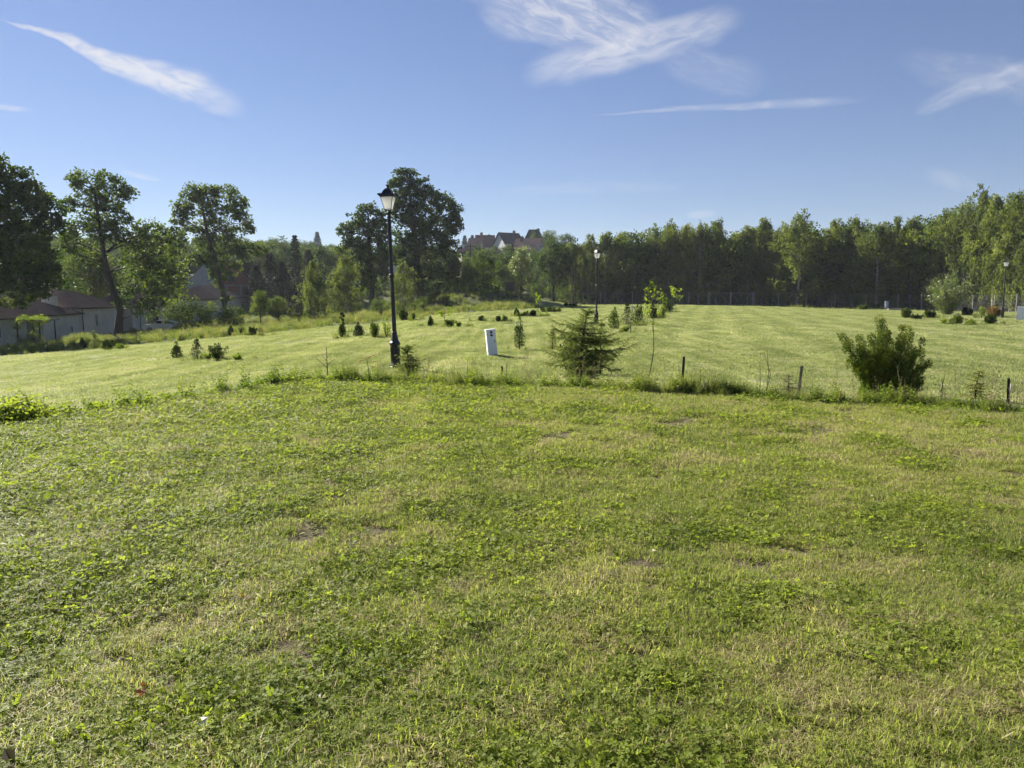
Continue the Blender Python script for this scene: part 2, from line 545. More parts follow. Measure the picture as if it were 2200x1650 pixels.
MAT['brick'] = m_


def roof_mat(name, c1, c2, row=.22, rough=.85, metal=0.0, seams=False):
    m, nt, out = new_mat(name)
    tc = N(nt, 'ShaderNodeTexCoord')
    vec = tc.outputs['Object']
    p = N(nt, 'ShaderNodeBsdfDiffuse', i_Roughness=rough)
    f = noise(nt, vec, .8, 6, .65)
    f2 = noise(nt, vec, 9.0, 2, .5)
    nt.links.new(ramp(nt, M(nt, 'ADD', M(nt, 'MULTIPLY', f, .6), M(nt, 'MULTIPLY', f2, .4)), [(.35, c2), (.65, c1)]), p.inputs['Color'])
    wv = N(nt, 'ShaderNodeTexWave', wave_type='BANDS', bands_direction='X' if seams else 'Z', wave_profile='SAW', i_Scale=(.5 if seams else 1.1), i_Distortion=0.0)
    nt.links.new(vec, wv.inputs[0])
    b = N(nt, 'ShaderNodeBump', i_Strength=.5, i_Distance=.03)
    nt.links.new(wv.outputs[0], b.inputs['Height']); nt.links.new(b.outputs[0], p.inputs['Normal'])
    nt.links.new(p.outputs[0], out.inputs[0])
    return m


MAT['shingle'] = roof_mat('brown_bitumen_shingle', (.165, .13, .118), (.105, .085, .078))
MAT['tin'] = roof_mat('grey_tin_sheet_roof', (.075, .09, .115), (.05, .062, .08), rough=.7, metal=.0, seams=True)
MAT['tile_red'] = roof_mat('faded_red_roof_tile', (.42, .27, .225), (.31, .20, .165))
MAT['tile_dark'] = roof_mat('dark_roof_tile', (.09, .088, .10), (.065, .062, .072))
MAT['tile_brown'] = roof_mat('brown_red_roof_tile', (.20, .145, .13), (.15, .11, .10))
MAT['car_white'] = solid_mat('white_car_paint', (.48, .48, .54), (.44, .44, .50), 1, .25, spec=.6)
MAT['tyre'] = solid_mat('tyre_rubber', (.03, .03, .03), (.02, .02, .02), 5, .9)

# ------------------------------------------------------------------ terrain
def interp(x, pts):
    p = np.array(pts, float)
    return np.interp(x, p[:, 0], p[:, 1])


def plane_hit(px, py, z):
    d = pix_dir(px, py)
    t = (z - EYE) / d[2]
    return d[0] * t, d[1] * t


# edge of the near lawn (on the z = 0 plateau), traced left to right
EDGE_PX = [(-700, 948), (-300, 925), (0, 903), (150, 892), (300, 872), (440, 850), (560, 829), (660, 819), (800, 822), (950, 827),
           (1100, 832), (1250, 838), (1400, 846), (1550, 852), (1700, 859), (1850, 865), (2000, 874), (2200, 889), (2600, 915), (3200, 960)]
EDGE = np.array([plane_hit(px, py, 0) for px, py in EDGE_PX])


def edge_y(x):
    return np.interp(x, EDGE[:, 0], EDGE[:, 1])


def ss(x, a, b):
    t = np.clip((x - a) / (b - a), 0, 1)
    return t * t * (3 - 2 * t)


BANK = None


def ground_z(x, y):
    x = np.asarray(x, float); y = np.asarray(y, float)
    r = -x - 3
    slope = np.where(r > 0, r * r / (r + 2.0), 0)
    base = -0.25 - 0.077 * np.minimum(slope, 44)
    base = base + ss(-x, 30, 46) * np.clip(y - 85, 0, 60) * 0.021
    # long gentle undulation
    base = base + 0.05 * np.sin(x * .31 + 1.2) * np.sin(y * .17) * ss(y, 16, 30)
    if BANK is not None:                      # low terrace bank on the left lawn
        by = np.interp(x, BANK[:, 0], BANK[:, 1])
        w = ss(-x, 5, 9) * (1 - ss(-x, 40, 46))
        base = base - 0.28 * w * ss(y - by, 0, 1.0) + 0.2 * w * ss(y - by, 6, 16)
    # right far corner lies a little lower
    base = base - 0.4 * ss(x, 25, 60) * ss(y, 65, 95)
    # earth bank with rough grass before the willows
    base = base + 1.9 * np.exp(-((x + 3.5) / 8.5) ** 2 - ((y - 108) / 5.0) ** 2) + 0.9 * np.exp(-((x + 14) / 6) ** 2 - ((y - 104) / 5) ** 2)
    # hillside
    crest = 19 + 19 * ss(-x, 60, 170)
    hill = 0.125 * np.clip(y - 150, 0, 1e9)
    hill = crest * (1 - np.exp(-hill / crest * 1.25))
    z = base + hill * (1 - 0.6 * ss(x, 60, 200))
    # near plateau
    e = edge_y(x)
    k = 1 - ss(y - e, -0.05, 1.0)
    und = 0.03 * np.sin(x * .8 + .4) * np.sin(y * .7) + 0.02 * np.sin(x * 1.9) * np.sin(y * 1.6 + 1)
    return z * (1 - k) + (und * ss(y, 0, 3)) * k


def ray_ground(px, py, tmax=260):
    d = pix_dir(px, py)
    t = np.concatenate([np.arange(1.5, 60, .03), np.arange(60, tmax, .15)])
    X, Y, Z = d[0] * t, d[1] * t, EYE + d[2] * t
    below = Z <= ground_z(X, Y)
    if not below.any():
        return None
    i = int(np.argmax(below))
    return np.array([X[i], Y[i], float(ground_z(X[i], Y[i]))])


def G(px, py):
    p = ray_ground(px, py)
    if p is None:
        p = at(px, 140)
    return p


def at(px, d):
    """ground point under photo column px at distance d along the view axis"""
    x = (px - 1100.0) / FPX * d
    return np.array([x, d, float(ground_z(x, d))])


def zat(py, y):
    """height seen at photo row py at distance y"""
    d = pix_dir(1100, py)
    return EYE + d[2] / d[1] * y


_b = [ray_ground(px, py) for px, py in ((0, 812), (150, 800), (300, 785), (430, 768), (560, 750), (700, 736), (800, 727))]
BANK = np.array(sorted([(p[0], p[1]) for p in _b]))

xs = np.concatenate([-np.array([4000, 2400, 1500, 1000, 700, 500, 400, 320, 260, 210, 170, 140, 120, 105, 92, 82, 74]),
                     np.arange(-68, -18, 1.0), np.arange(-18, 18, .28), np.arange(18, 70, 1.3),
                     np.array([74, 82, 92, 105, 120, 140, 170, 210, 260, 320, 400, 500, 700, 1000, 1500, 2400, 4000])])
ys = np.concatenate([-np.array([3000, 1200, 500, 200, 90, 40, 20, 10, 5]), np.arange(-2, 18, .28), np.arange(18, 60, .8), np.arange(60, 180, 2.0),
                     np.arange(180, 420, 10), np.array([440, 480, 540, 620, 720, 900, 1200, 1800, 2600, 4000, 6000])])
GX, GY = np.meshgrid(xs, ys)
GZ = ground_z(GX, GY)
nx, ny = len(xs), len(ys)
i_, j_ = np.meshgrid(np.arange(nx - 1), np.arange(ny - 1))
q0 = (j_ * nx + i_).ravel()
gq = np.stack([q0, q0 + 1, q0 + nx + 1, q0 + nx], 1)


def zone_rough(x, y):
    """1 where the grass is not mown: left verge, the strip at the houses, the bank, beyond the field"""
    x = np.asarray(x, float); y = np.asarray(y, float)
    lb = np.interp(x, RB[:, 0], RB[:, 1])
    left = ss(y - lb, 0, .8) * (x < 3.5)
    right = ss(y - np.interp(x, [3.5, 20, 35, 45, 60, 80], [121, 124, 118, 96, 84, 70]), 0, 3) * (x >= 3.5)
    return np.maximum(left, right)


_r = [ray_ground(px, py) for px, py in ((-200, 778), (0, 768), (140, 757), (280, 744), (430, 732), (560, 720), (680, 706), (760, 700), (850, 692), (960, 676), (1100, 668), (1180, 658))]
RB = np.array(sorted([(p[0], p[1]) for p in _r]))

m, nt, out = new_mat('meadow_ground')
g = N(nt, 'ShaderNodeNewGeometry')
pos = g.outputs['Position']
f, a, b, c = lawn_colour(nt, pos)
near = N(nt, 'ShaderNodeAttribute', attribute_name='near')
rough_a = N(nt, 'ShaderNodeAttribute', attribute_name='rough')
fine = noise(nt, pos, 14.0, 5, .7)
field_v = M(nt, 'ADD', M(nt, 'ADD', M(nt, 'MULTIPLY', smooth(nt, f, .3, .7), .5), M(nt, 'MULTIPLY', fine, .5)), mow_bands(nt, pos), clamp=True)
field_c = ramp(nt, field_v, [(.1, (.12, .15, .065)), (.5, (.205, .23, .115)), (.9, (.32, .33, .20))])
near_c = ramp(nt, M(nt, 'ADD', M(nt, 'MULTIPLY', fine, .6), M(nt, 'MULTIPLY', b, .4)), [(.3, (.055, .05, .028)), (.5, (.13, .11, .065)), (.7, (.27, .23, .155))])
rough_c = ramp(nt, M(nt, 'ADD', M(nt, 'MULTIPLY', fine, .5), M(nt, 'MULTIPLY', a, .5)), [(.3, (.035, .05, .015)), (.6, (.075, .09, .03)), (.75, (.12, .11, .05))])
cc = mixc(nt, near.outputs['Fac'], field_c, near_c)
cc = mixc(nt, rough_a.outputs['Fac'], cc, rough_c)
p = N(nt, 'ShaderNodeBsdfPrincipled', i_Roughness=.95)
p.inputs['Specular IOR Level'].default_value = .1
bm_ = N(nt, 'ShaderNodeBump', i_Strength=.9, i_Distance=.06)
nt.links.new(noise(nt, pos, 22.0, 5, .75), bm_.inputs['Height'])
nt.links.new(bm_.outputs[0], p.inputs['Normal'])
nt.links.new(cc, p.inputs['Base Color'])
nt.links.new(p.outputs[0], out.inputs[0])
me = raw_mesh('ground', np.stack([GX.ravel(), GY.ravel(), GZ.ravel()], 1), gq, [m], True)
at_ = me.attributes.new('near', 'FLOAT', 'POINT')
nearv = 1 - ss(GY - edge_y(GX), 0.0, .8)
at_.data.foreach_set('value', nearv.ravel().astype(np.float32))
at_ = me.attributes.new('rough', 'FLOAT', 'POINT')
at_.data.foreach_set('value', zone_rough(GX, GY).ravel().astype(np.float32))
tag(link('ground', me), kind='structure')

# track behind the fence
def strip(name, pts, width, mat, lift=0.03):
    P = np.array(pts, float)
    t = np.linspace(0, 1, 120)
    u = np.linspace(0, 1, len(P))
    X, Y = np.interp(t, u, P[:, 0]), np.interp(t, u, P[:, 1])
    d = unit(np.stack([np.gradient(X), np.gradient(Y)], 1))
    nrm = np.stack([-d[:, 1], d[:, 0]], 1)
    rows = []
    for k in np.linspace(-.5, .5, 5):
        wx = X + nrm[:, 0] * k * width; wy = Y + nrm[:, 1] * k * width
        rows.append(np.stack([wx, wy, ground_z(wx, wy) + lift], 1))
    V = np.stack(rows, 1).reshape(-1, 3)
    a = (np.arange(119)[:, None] * 5 + np.arange(4)[None, :]).ravel()
    o = link(name, raw_mesh(name, V, np.stack([a, a + 5, a + 6, a + 1], 1), [mat]))
    return tag(o, kind='structure')


MAT['dirt'] = solid_mat('dusty_track', (.27, .22, .17), (.17, .14, .10), 1.5, .95, .5, 12)
_tr = [at(px, d)[:2] for px, d in ((560, 125), (760, 128), (900, 130), (1050, 133), (1150, 137), (1300, 138), (1500, 134))]
strip('dirt_track', _tr, 3.2, MAT['dirt'], .04)

# ------------------------------------------------------------------ scatter by geometry nodes
def scatter_group():
    ng = bpy.data.node_groups.new('scatter', 'GeometryNodeTree')
    ng.interface.new_socket('Geometry', in_out='INPUT', socket_type='NodeSocketGeometry')
    ng.interface.new_socket('Collection', in_out='INPUT', socket_type='NodeSocketCollection')
    ng.interface.new_socket('Geometry', in_out='OUTPUT', socket_type='NodeSocketGeometry')
    gi, go = ng.nodes.new('NodeGroupInput'), ng.nodes.new('NodeGroupOutput')
    ci = ng.nodes.new('GeometryNodeCollectionInfo')
    ci.inputs['Separate Children'].default_value = True
    ci.inputs['Reset Children'].default_value = True
    iop = ng.nodes.new('GeometryNodeInstanceOnPoints')
    iop.inputs['Pick Instance'].default_value = True

    def na(name, typ):
        n = ng.nodes.new('GeometryNodeInputNamedAttribute')
        n.data_type = typ
        n.inputs[0].default_value = name
        return [s for s in n.outputs if s.enabled and s.name == 'Attribute'][0]
    L_ = ng.links.new
    L_(gi.outputs[0], iop.inputs['Points'])
    L_(gi.outputs[1], ci.inputs[0])
    L_(ci.outputs[0], iop.inputs['Instance'])
    L_(na('pick', 'INT'), iop.inputs['Instance Index'])
    L_(na('rot', 'FLOAT_VECTOR'), iop.inputs['Rotation'])
    L_(na('scl', 'FLOAT'), iop.inputs['Scale'])
    L_(iop.outputs[0], go.inputs[0])
    return ng


SCATTER = scatter_group()


def protos(name, meshes):
    c = bpy.data.collections.new(name)
    for i, me in enumerate(meshes):
        c.objects.link(bpy.data.objects.new('%s_%02d' % (name, i), me))
    return c


def scatter(name, coll, P, scale, tilt=0.12, pick=None, label=None, cat=None):
    n = len(P)
    me = bpy.data.meshes.new(name)
    me.vertices.add(n)
    me.vertices.foreach_set('co', np.asarray(P, np.float32).ravel())
    a = me.attributes.new('pick', 'INT', 'POINT')
    a.data.foreach_set('value', (rng.integers(0, len(coll.objects), n) if pick is None else pick).astype(np.int32))
    a = me.attributes.new('rot', 'FLOAT_VECTOR', 'POINT')
    R = np.stack([rng.normal(0, tilt, n), rng.normal(0, tilt, n), rng.uniform(0, 6.283, n)], 1)
    a.data.foreach_set('vector', R.astype(np.float32).ravel())
    a = me.attributes.new('scl', 'FLOAT', 'POINT')
    a.data.foreach_set('value', np.broadcast_to(scale, (n,)).astype(np.float32))
    o = link(name, me)
    md = o.modifiers.new('scatter', 'NODES')
    md.node_group = SCATTER
    for it in SCATTER.interface.items_tree:
        if it.name == 'Collection' and it.in_out == 'INPUT':
            md[it.identifier] = coll
    return tag(o, label, cat, None, 'stuff')


def blade_patch(n, size, hmin, hmax, w, mat, name, bend=.6, segs=2):
    """blades in a disc: each 3 triangles"""
    r = size * np.sqrt(rng.random(n)); th = rng.uniform(0, 6.283, n)
    P = np.stack([r * np.cos(th), r * np.sin(th), np.zeros(n) - .005], 1)
    ph = rng.uniform(0, 6.283, n)
    D = np.stack([np.cos(ph), np.sin(ph), np.zeros(n)], 1)
    ps = ph + rng.uniform(1.0, 2.1, n)
    S = np.stack([np.cos(ps), np.sin(ps), np.zeros(n)], 1)
    h = rng.uniform(hmin, hmax, n)[:, None]; b = (bend * rng.random(n) ** .7)[:, None]
    ww = (w * rng.uniform(.6, 1.4, n))[:, None]
    Z = np.array([0, 0, 1.0])
    m1 = P + D * h * b * .3 + Z * h * .6
    tip = P + D * h * b * 1.15 + Z * h * (1 - .45 * b)
    V = np.stack([P - S * ww / 2, P + S * ww / 2, m1 - S * ww * .42, m1 + S * ww * .42, tip], 1).reshape(-1, 3)
    k = np.arange(n) * 5
    F = np.stack([k, k + 1, k + 3, k, k + 3, k + 2, k + 2, k + 3, k + 4], 1).reshape(-1, 3)
    return raw_mesh(name, V, F, [mat], False, np.repeat(rng.random(n), 3))


def clover_patch(n, size, hmin, hmax, lr, mat, name):
    V, F, R = [], [], []
    k = 0
    for i in range(n):
        r = size * math.sqrt(rng.random()); th = rng.uniform(0, 6.283)
        h = rng.uniform(hmin, hmax)
        c = np.array([r * math.cos(th), r * math.sin(th), h])
        tl = rng.normal(0, .35, 2)
        a0 = rng.uniform(0, 2)
        rr = rng.random()
        s = lr * rng.uniform(.7, 1.2)
        for q in range(3):
            a = a0 + q * 2.094
            d = np.array([math.cos(a), math.sin(a), tl[0] * math.cos(a) + tl[1] * math.sin(a) + .15])
            p = np.array([-math.sin(a), math.cos(a), -tl[0] * math.sin(a) + tl[1] * math.cos(a)])
            V += [c, c + d * s * .6 + p * s * .5, c + d * s * 1.05 + p * s * .3, c + d * s * .95, c + d * s * 1.05 - p * s * .3, c + d * s * .6 - p * s * .5]
            F += [(k, k + 1, k + 2), (k, k + 2, k + 3), (k, k + 3, k + 4), (k, k + 4, k + 5)]
            R += [rr] * 4
            k += 6
    return raw_mesh(name, np.array(V), np.array(F), [mat], False, np.array(R))


def broad_patch(n, size, L, W, mat, name, up=(.15, .7)):
    """rosette of broad leaves (plantain, dandelion, dock)"""
    th = rng.uniform(0, 6.283, n)
    r = size * np.sqrt(rng.random(n)) * .4
    C = np.stack([r * np.cos(th), r * np.sin(th), np.full(n, .004)], 1)
    th2 = th + rng.normal(0, .5, n)
    D = np.stack([np.cos(th2), np.sin(th2), rng.uniform(up[0], up[1], n)], 1)
    D = unit(D)
    S = np.stack([-np.sin(th2), np.cos(th2), rng.normal(0, .2, n)], 1)
    l = (L * rng.uniform(.5, 1.2, n))[:, None]; w = (W * rng.uniform(.6, 1.2, n))[:, None]
    Zd = np.array([0, 0, 1.0])
    a_ = C + D * l * .35; b_ = C + D * l * .75 - Zd * l * .05; t_ = C + D * l - Zd * l * .18
    V = np.stack([C, a_ - S * w * .5, a_ + S * w * .5, b_ - S * w * .4, b_ + S * w * .4, t_], 1).reshape(-1, 3)
    k = np.arange(n) * 6
    F = np.stack([k, k + 2, k + 1, k + 1, k + 2, k + 4, k + 1, k + 4, k + 3, k + 3, k + 4, k + 5], 1).reshape(-1, 3)
    return raw_mesh(name, V, F, [mat], False, np.repeat(rng.random(n), 4))


# near lawn
blade_near = protos('grass_tuft', [blade_patch(80, .085, .014, .034 + .006 * i, .0032, MAT['blade'], 'grass_tuft', 1.35) for i in range(6)])
blade_long = protos('long_tuft', [blade_patch(60, .06, .03, .07, .0035, MAT['blade'], 'long_tuft', 1.1) for i in range(3)])
clover = protos('clover_clump', [clover_patch(15, .10, .010, .032, .0105, MAT['clover'], 'clover_clump') for i in range(4)])
broad = protos('broadleaf_rosette', [broad_patch(7, .04, .055, .022, MAT['clover'], 'broadleaf_rosette') for i in range(4)])


def vnoise(x, y, s, seed):
    """cheap value noise for patchiness"""
    r = np.random.default_rng(seed)
    T = r.random((64, 64))
    X, Y = x / s + 100.0, y / s + 100.0
    xi, yi = np.floor(X).astype(int), np.floor(Y).astype(int)
    fx, fy = X - xi, Y - yi
    fx, fy = fx * fx * (3 - 2 * fx), fy * fy * (3 - 2 * fy)
    g_ = lambda a, b: T[a % 64, b % 64]
    return (g_(xi, yi) * (1 - fx) + g_(xi + 1, yi) * fx) * (1 - fy) + (g_(xi, yi + 1) * (1 - fx) + g_(xi + 1, yi + 1) * fx) * fy


def near_points(n, y0, y1, margin=0.0):
    """points of the near lawn, a little beyond the field of view on all sides"""
    y = np.sqrt(rng.uniform(y0 ** 2, y1 ** 2, n))
    x = rng.uniform(-1, 1, n) * (y * .74 + .5)
    k = y < edge_y(x) + .1 + margin
    x, y = x[k], y[k]
    return x, y


def P3(x, y, dz=0):
    return np.stack([x, y, ground_z(x, y) + dz], 1)


x, y = near_points(26000, 2.0, 7.0)
pn = vnoise(x, y, .45, 1) * .5 + vnoise(x, y, .13, 2) * .5
k = pn > .30
scatter('lawn_grass', blade_near, P3(x[k], y[k]), (.65 + .75 * pn[k]) * rng.uniform(.8, 1.2, k.sum()), .15, label=None)
x, y = near_points(34000, 7.0, 15.0)
pn = vnoise(x, y, .6, 3) * .5 + vnoise(x, y, .2, 4) * .5
k = pn > .27
scatter('lawn_grass', blade_near, P3(x[k], y[k]), (.9 + .7 * pn[k]) * rng.uniform(.8, 1.2, k.sum()), .15)
x, y = near_points(6000, 2.0, 12.0)
pn = vnoise(x, y, .5, 8)
k = pn > .66
scatter('long_grass_tufts', blade_long, P3(x[k], y[k]), rng.uniform(.6, 1.1, k.sum()), .2)
# clover: thicker on the left, patchy on the right
x, y = near_points(36000, 2.0, 9.0)
w_ = .62 - .030 * (x + 5) + .12 * (vnoise(x, y, 2.5, 15) - .5)
k = vnoise(x, y, .55, 5) * .42 + vnoise(x, y, .2, 6) * .33 + rng.random(len(x)) * .25 > 1.02 - w_ * 1.02
scatter('clover_patches', clover, P3(x[k], y[k], .004), rng.uniform(.8, 1.35, k.sum()), .2)
x, y = near_points(30000, 9.0, 15.0)
w_ = .60 - .02 * (x + 5)
k = vnoise(x, y, .8, 5) * .42 + vnoise(x, y, .3, 6) * .33 + rng.random(len(x)) * .25 > 1.02 - w_ * 1.02
scatter('clover_patches', clover, P3(x[k], y[k], .008), rng.uniform(1.0, 1.7, k.sum()), .2)
x, y = near_points(5200, 2.0, 13.0)
k = vnoise(x, y, .7, 9) > .42 + .02 * (x + 3)
scatter('broadleaf_weeds', broad, P3(x[k], y[k], .006), rng.uniform(.6, 1.2, k.sum()), .2)

# mown field
fieldp = protos('field_tuft', [blade_patch(420, .5, .015, .05, .009, MAT['field_blade'], 'field_tuft', 1.1) for i in range(5)])


def field_points(n, y0, y1, wide=.74):
    y = np.sqrt(rng.uniform(y0 ** 2, y1 ** 2, n))
    x = rng.uniform(-1, 1, n) * (y * wide + 1)
    k = (y > edge_y(x) + .25) & (zone_rough(x, y) < .5)
    return x[k], y[k]


x, y = field_points(7000, 9, 30)
scatter('field_grass', fieldp, P3(x, y), rng.uniform(.9, 1.3, len(x)), .05)
x, y = field_points(11000, 30, 75)
scatter('field_grass', fieldp, P3(x, y), rng.uniform(1.2, 1.9, len(x)), .04)
x, y = field_points(9000, 75, 126)
scatter('field_grass', fieldp, P3(x, y), rng.uniform(1.5, 2.6, len(x)), .03)

# ------------------------------------------------------------------ weeds
def weed_mesh(kind, seed):
    global rng
    L = Leaves()
    if kind == 'grass':          # tall tuft with seed heads
        n = 90
        me = blade_patch(n, .16, .25, .62, .008, MAT['tall_grass'], 'tall_grass_tuft', .55)
        return me
    if kind == 'leafy':
        for s_ in range(rng.integers(4, 8)):
            h = rng.uniform(.18, .5); a = rng.uniform(0, 6.283); ln = rng.uniform(0, .3)
            n = 22
            t = np.linspace(.1, 1, n)
            b0 = np.array([rng.normal(0, .07), rng.normal(0, .07), 0])
            C = b0 + np.stack([np.cos(a) * ln * h * t, np.sin(a) * ln * h * t, h * t], 1)
            th = rng.uniform(0, 6.283, n)
            D = np.stack([np.cos(th), np.sin(th), rng.uniform(-.1, .7, n)], 1)
            L.add(*leaf_geo(C, D, .09 * (1.15 - t * .7), .035 * (1.15 - t * .7)))
            # stem
            S = C[::6]
            L.add(*leaf_geo(np.array([b0]), np.array([C[-1] - b0]), float(np.linalg.norm(C[-1] - b0)), .006))
        return L.mesh('leafy_weed', MAT['weed'])
    if kind == 'creeping':
        n = 60
        C = np.stack([rng.normal(0, .12, n), rng.normal(0, .12, n), rng.uniform(0, .09, n)], 1)
        th = rng.uniform(0, 6.283, n)
        D = np.stack([np.cos(th), np.sin(th), rng.uniform(0, .8, n)], 1)
        L.add(*leaf_geo(C, D, .065, .034))
        return L.mesh('creeping_weed', MAT['weed'])
    if kind == 'stalk':          # dry upright stems
        for s_ in range(3):
            h = rng.uniform(.3, .75); a = rng.uniform(0, 6.283); ln = rng.uniform(0, .25)
            b0 = np.array([rng.normal(0, .05), rng.normal(0, .05), 0.])
            top = b0 + np.array([math.cos(a) * ln * h, math.sin(a) * ln * h, h])
            mid = (b0 + top) / 2 + np.array([rng.normal(0, .02), rng.normal(0, .02), 0])
            L.add(*leaf_geo(np.array([b0, mid]), np.array([mid - b0, top - mid]), np.array([np.linalg.norm(mid - b0), np.linalg.norm(top - mid)]) * 1.03, .0065))
            n = 14
            t = rng.uniform(.55, 1, n)[:, None]
            C = mid + (top - mid) * (t * 2 - 1)
            D = rng.normal(size=(n, 3)) + np.array([0, 0, 1.5])
            L.add(*leaf_geo(C, D, .03, .010))
        return L.mesh('dry_stalks', MAT['dead'])
    if kind == 'flower':
        n = 70
        C = np.stack([rng.normal(0, .14, n), rng.normal(0, .14, n), rng.uniform(.02, .2, n)], 1)
        th = rng.uniform(0, 6.283, n)
        L.add(*leaf_geo(C, np.stack([np.cos(th), np.sin(th), rng.uniform(0, .6, n)], 1), .05, .03))
        return L.mesh('clover_bush', MAT['clover'])
    if kind == 'head':
        V, F = [], []
        n = 16
        C = np.zeros((n, 3)) + np.array([0, 0, .0])
        D = rng.normal(size=(n, 3)); D[:, 2] = np.abs(D[:, 2])
        L.add(*leaf_geo(C, D, .016, .008))
        return L.mesh('white_flower_head', MAT['flower'])


weedA = protos('edge_weed', [weed_mesh('leafy', i) for i in range(4)] + [weed_mesh('grass', i) for i in range(3)] + [weed_mesh('creeping', i) for i in range(3)])
creep = protos('creeping_weed', [weed_mesh('creeping', i) for i in range(4)] + [weed_mesh('leafy', 5)])
stalks = protos('dry_stalk', [weed_mesh('stalk', i) for i in range(5)])
tallg = protos('tall_grass', [weed_mesh('grass', i) for i in range(5)] + [weed_mesh('leafy', i) for i in range(3)] + [weed_mesh('stalk', 9)])
heads = protos('flower_head', [weed_mesh('head', i) for i in range(3)])


def along_edge(n, x0, x1, s0, s1):
    x = rng.uniform(x0, x1, n)
    y = edge_y(x) + rng.uniform(s0, s1, n)
    return x, y


# the unmown strip at the edge of the near lawn
x, y = along_edge(620, -4.4, 9.5, -.10, .6)
s_ = .22 + .85 * vnoise(x, y, .7, 21) ** 2.2
s_ *= np.where(rng.random(len(x)) < .12, 1.5, 1.0)
scatter('edge_weeds', weedA, P3(x, y), s_ * .62 * rng.uniform(.7, 1.2, len(x)), .18)
x, y = along_edge(950, -4.2, 10.5, -.16, .25)
k = vnoise(x, y, .5, 23) > .42
scatter('edge_weeds', creep, P3(x[k], y[k]), rng.uniform(.3, .75, k.sum()), .2)
x, y = along_edge(170, -9.5, -4.0, -.1, .25)
k = vnoise(x, y, .8, 22) > .3
scatter('edge_weeds', creep, P3(x[k], y[k]), rng.uniform(.5, 1.1, k.sum()), .2)
x, y = along_edge(150, -2.8, 9.5, -.05, .8)
scatter('dry_weed_stalks', stalks, P3(x, y), rng.uniform(.45, 1.0, len(x)), .1)
x, y = along_edge(160, -4.5, 2.2, -.1, .5)
scatter('white_flower_heads', heads, P3(x, y, .0) + np.stack([0 * x, 0 * x, rng.uniform(.08, .2, len(x))], 1), rng.uniform(.5, 1.0, len(x)), .2)
wx, wy, ws = [], [], []
for px_, n_, sp_, sc0 in ((470, 8, .3, .35), (700, 14, .25, .45), (785, 34, .35, .75), (860, 18, .25, .6), (900, 26, .3, .6), (1000, 26, .4, .55), (1078, 16, .2, .6), (1160, 12, .3, .4),
                      (1280, 40, .35, .5), (1340, 22, .3, .45), (1420, 14, .25, .4), (1470, 30, .12, .95), (1485, 20, .15, .7), (1560, 42, .22, .75), (1590, 30, .2, .6),
                      (1640, 14, .3, .5), (1690, 16, .25, .55), (1735, 10, .2, .4), (1790, 14, .2, .5), (1880, 40, .4, .45), (1990, 40, .35, .6), (2060, 24, .3, .5), (2110, 22, .25, .5), (2180, 20, .25, .5)):
    y0_ = 12.5
    for _ in range(6):
        x0_ = (px_ - 1100) / FPX * y0_; y0_ = float(edge_y(x0_)) + .2
    wx += list(x0_ + rng.normal(0, sp_, n_)); wy += list(y0_ + np.abs(rng.normal(0, .16, n_)) - .08); ws += list(sc0 * rng.uniform(.45, 1.1, n_))
wx, wy, ws = map(np.array, (wx, wy, ws))
scatter('weed_clusters', weedA, P3(wx, wy), ws, .15)
# sparse white clover flowers in the near lawn
x, y = near_points(420, 2.2, 12)
k = vnoise(x, y, .9, 31) > .6
scatter('clover_flowers', heads, P3(x[k], y[k], .025), rng.uniform(.5, .9, k.sum()), .3)
# flowering clump at far left of the near lawn
c0 = G(25, 905)
fl = protos('clover_bush', [weed_mesh('flower', i) for i in range(3)])
n = 120
x, y = c0[0] + rng.normal(0, .22, n) - .15, c0[1] + rng.normal(0, .2, n) + .1
scatter('white_clover_bush', fl, P3(x, y), rng.uniform(.6, 1.2, n), .2)
n = 330
x, y = c0[0] + rng.normal(0, .25, n) - .15, c0[1] + rng.normal(0, .2, n) + .1
scatter('white_clover_flowers', heads, P3(x, y) + np.stack([0 * x, 0 * x, rng.uniform(.1, .26, n)], 1), rng.uniform(.6, 1.1, n), .3)

# rough meadow left and beyond
n = 16000
y = rng.uniform(40, 135, n); x = rng.uniform(-62, 62, n)
k = (zone_rough(x, y) > .5) & (np.abs(x) < y * .74 + 3) & ~((x < -48) & (y > 78))
x, y = x[k], y[k]
s_ = .7 + 1.4 * vnoise(x, y, 5, 41) ** 2
s_ = s_ * np.where(y > 112, .75, 1.0)
s_ = s_ * np.where(x > 4, .55, 1.0)
near_b = np.clip((y - np.interp(x, RB[:, 0], RB[:, 1])) / 5, .35, 1)
scatter('tall_meadow_grass', tallg, P3(x, y), s_ * near_b * rng.uniform(.8, 1.3, len(x)), .15)

# ------------------------------------------------------------------ trees
def clump_leaves(L, C, R, n, size, flat=.65, up=.35, asp=.6):
    """C (m,3) clump centres, R (m,) radii, n leaves per clump"""
    m_ = len(C)
    idx = np.repeat(np.arange(m_), n)
    q = rng.normal(size=(m_ * n, 3))
    q = unit(q) * (rng.random((m_ * n, 1)) ** .45)
    q[:, 2] *= flat
    Pp = C[idx] + q * R[idx][:, None]
    D = rng.normal(size=(m_ * n, 3)) * .8 + q
    D[:, 2] -= up
    s_ = size * rng.uniform(.6, 1.35, m_ * n)
    L.add(*leaf_geo(Pp, D, s_, s_ * asp), r=np.clip(np.repeat(rng.random(m_), n) * .6 + rng.random(m_ * n) * .4, 0, 1))


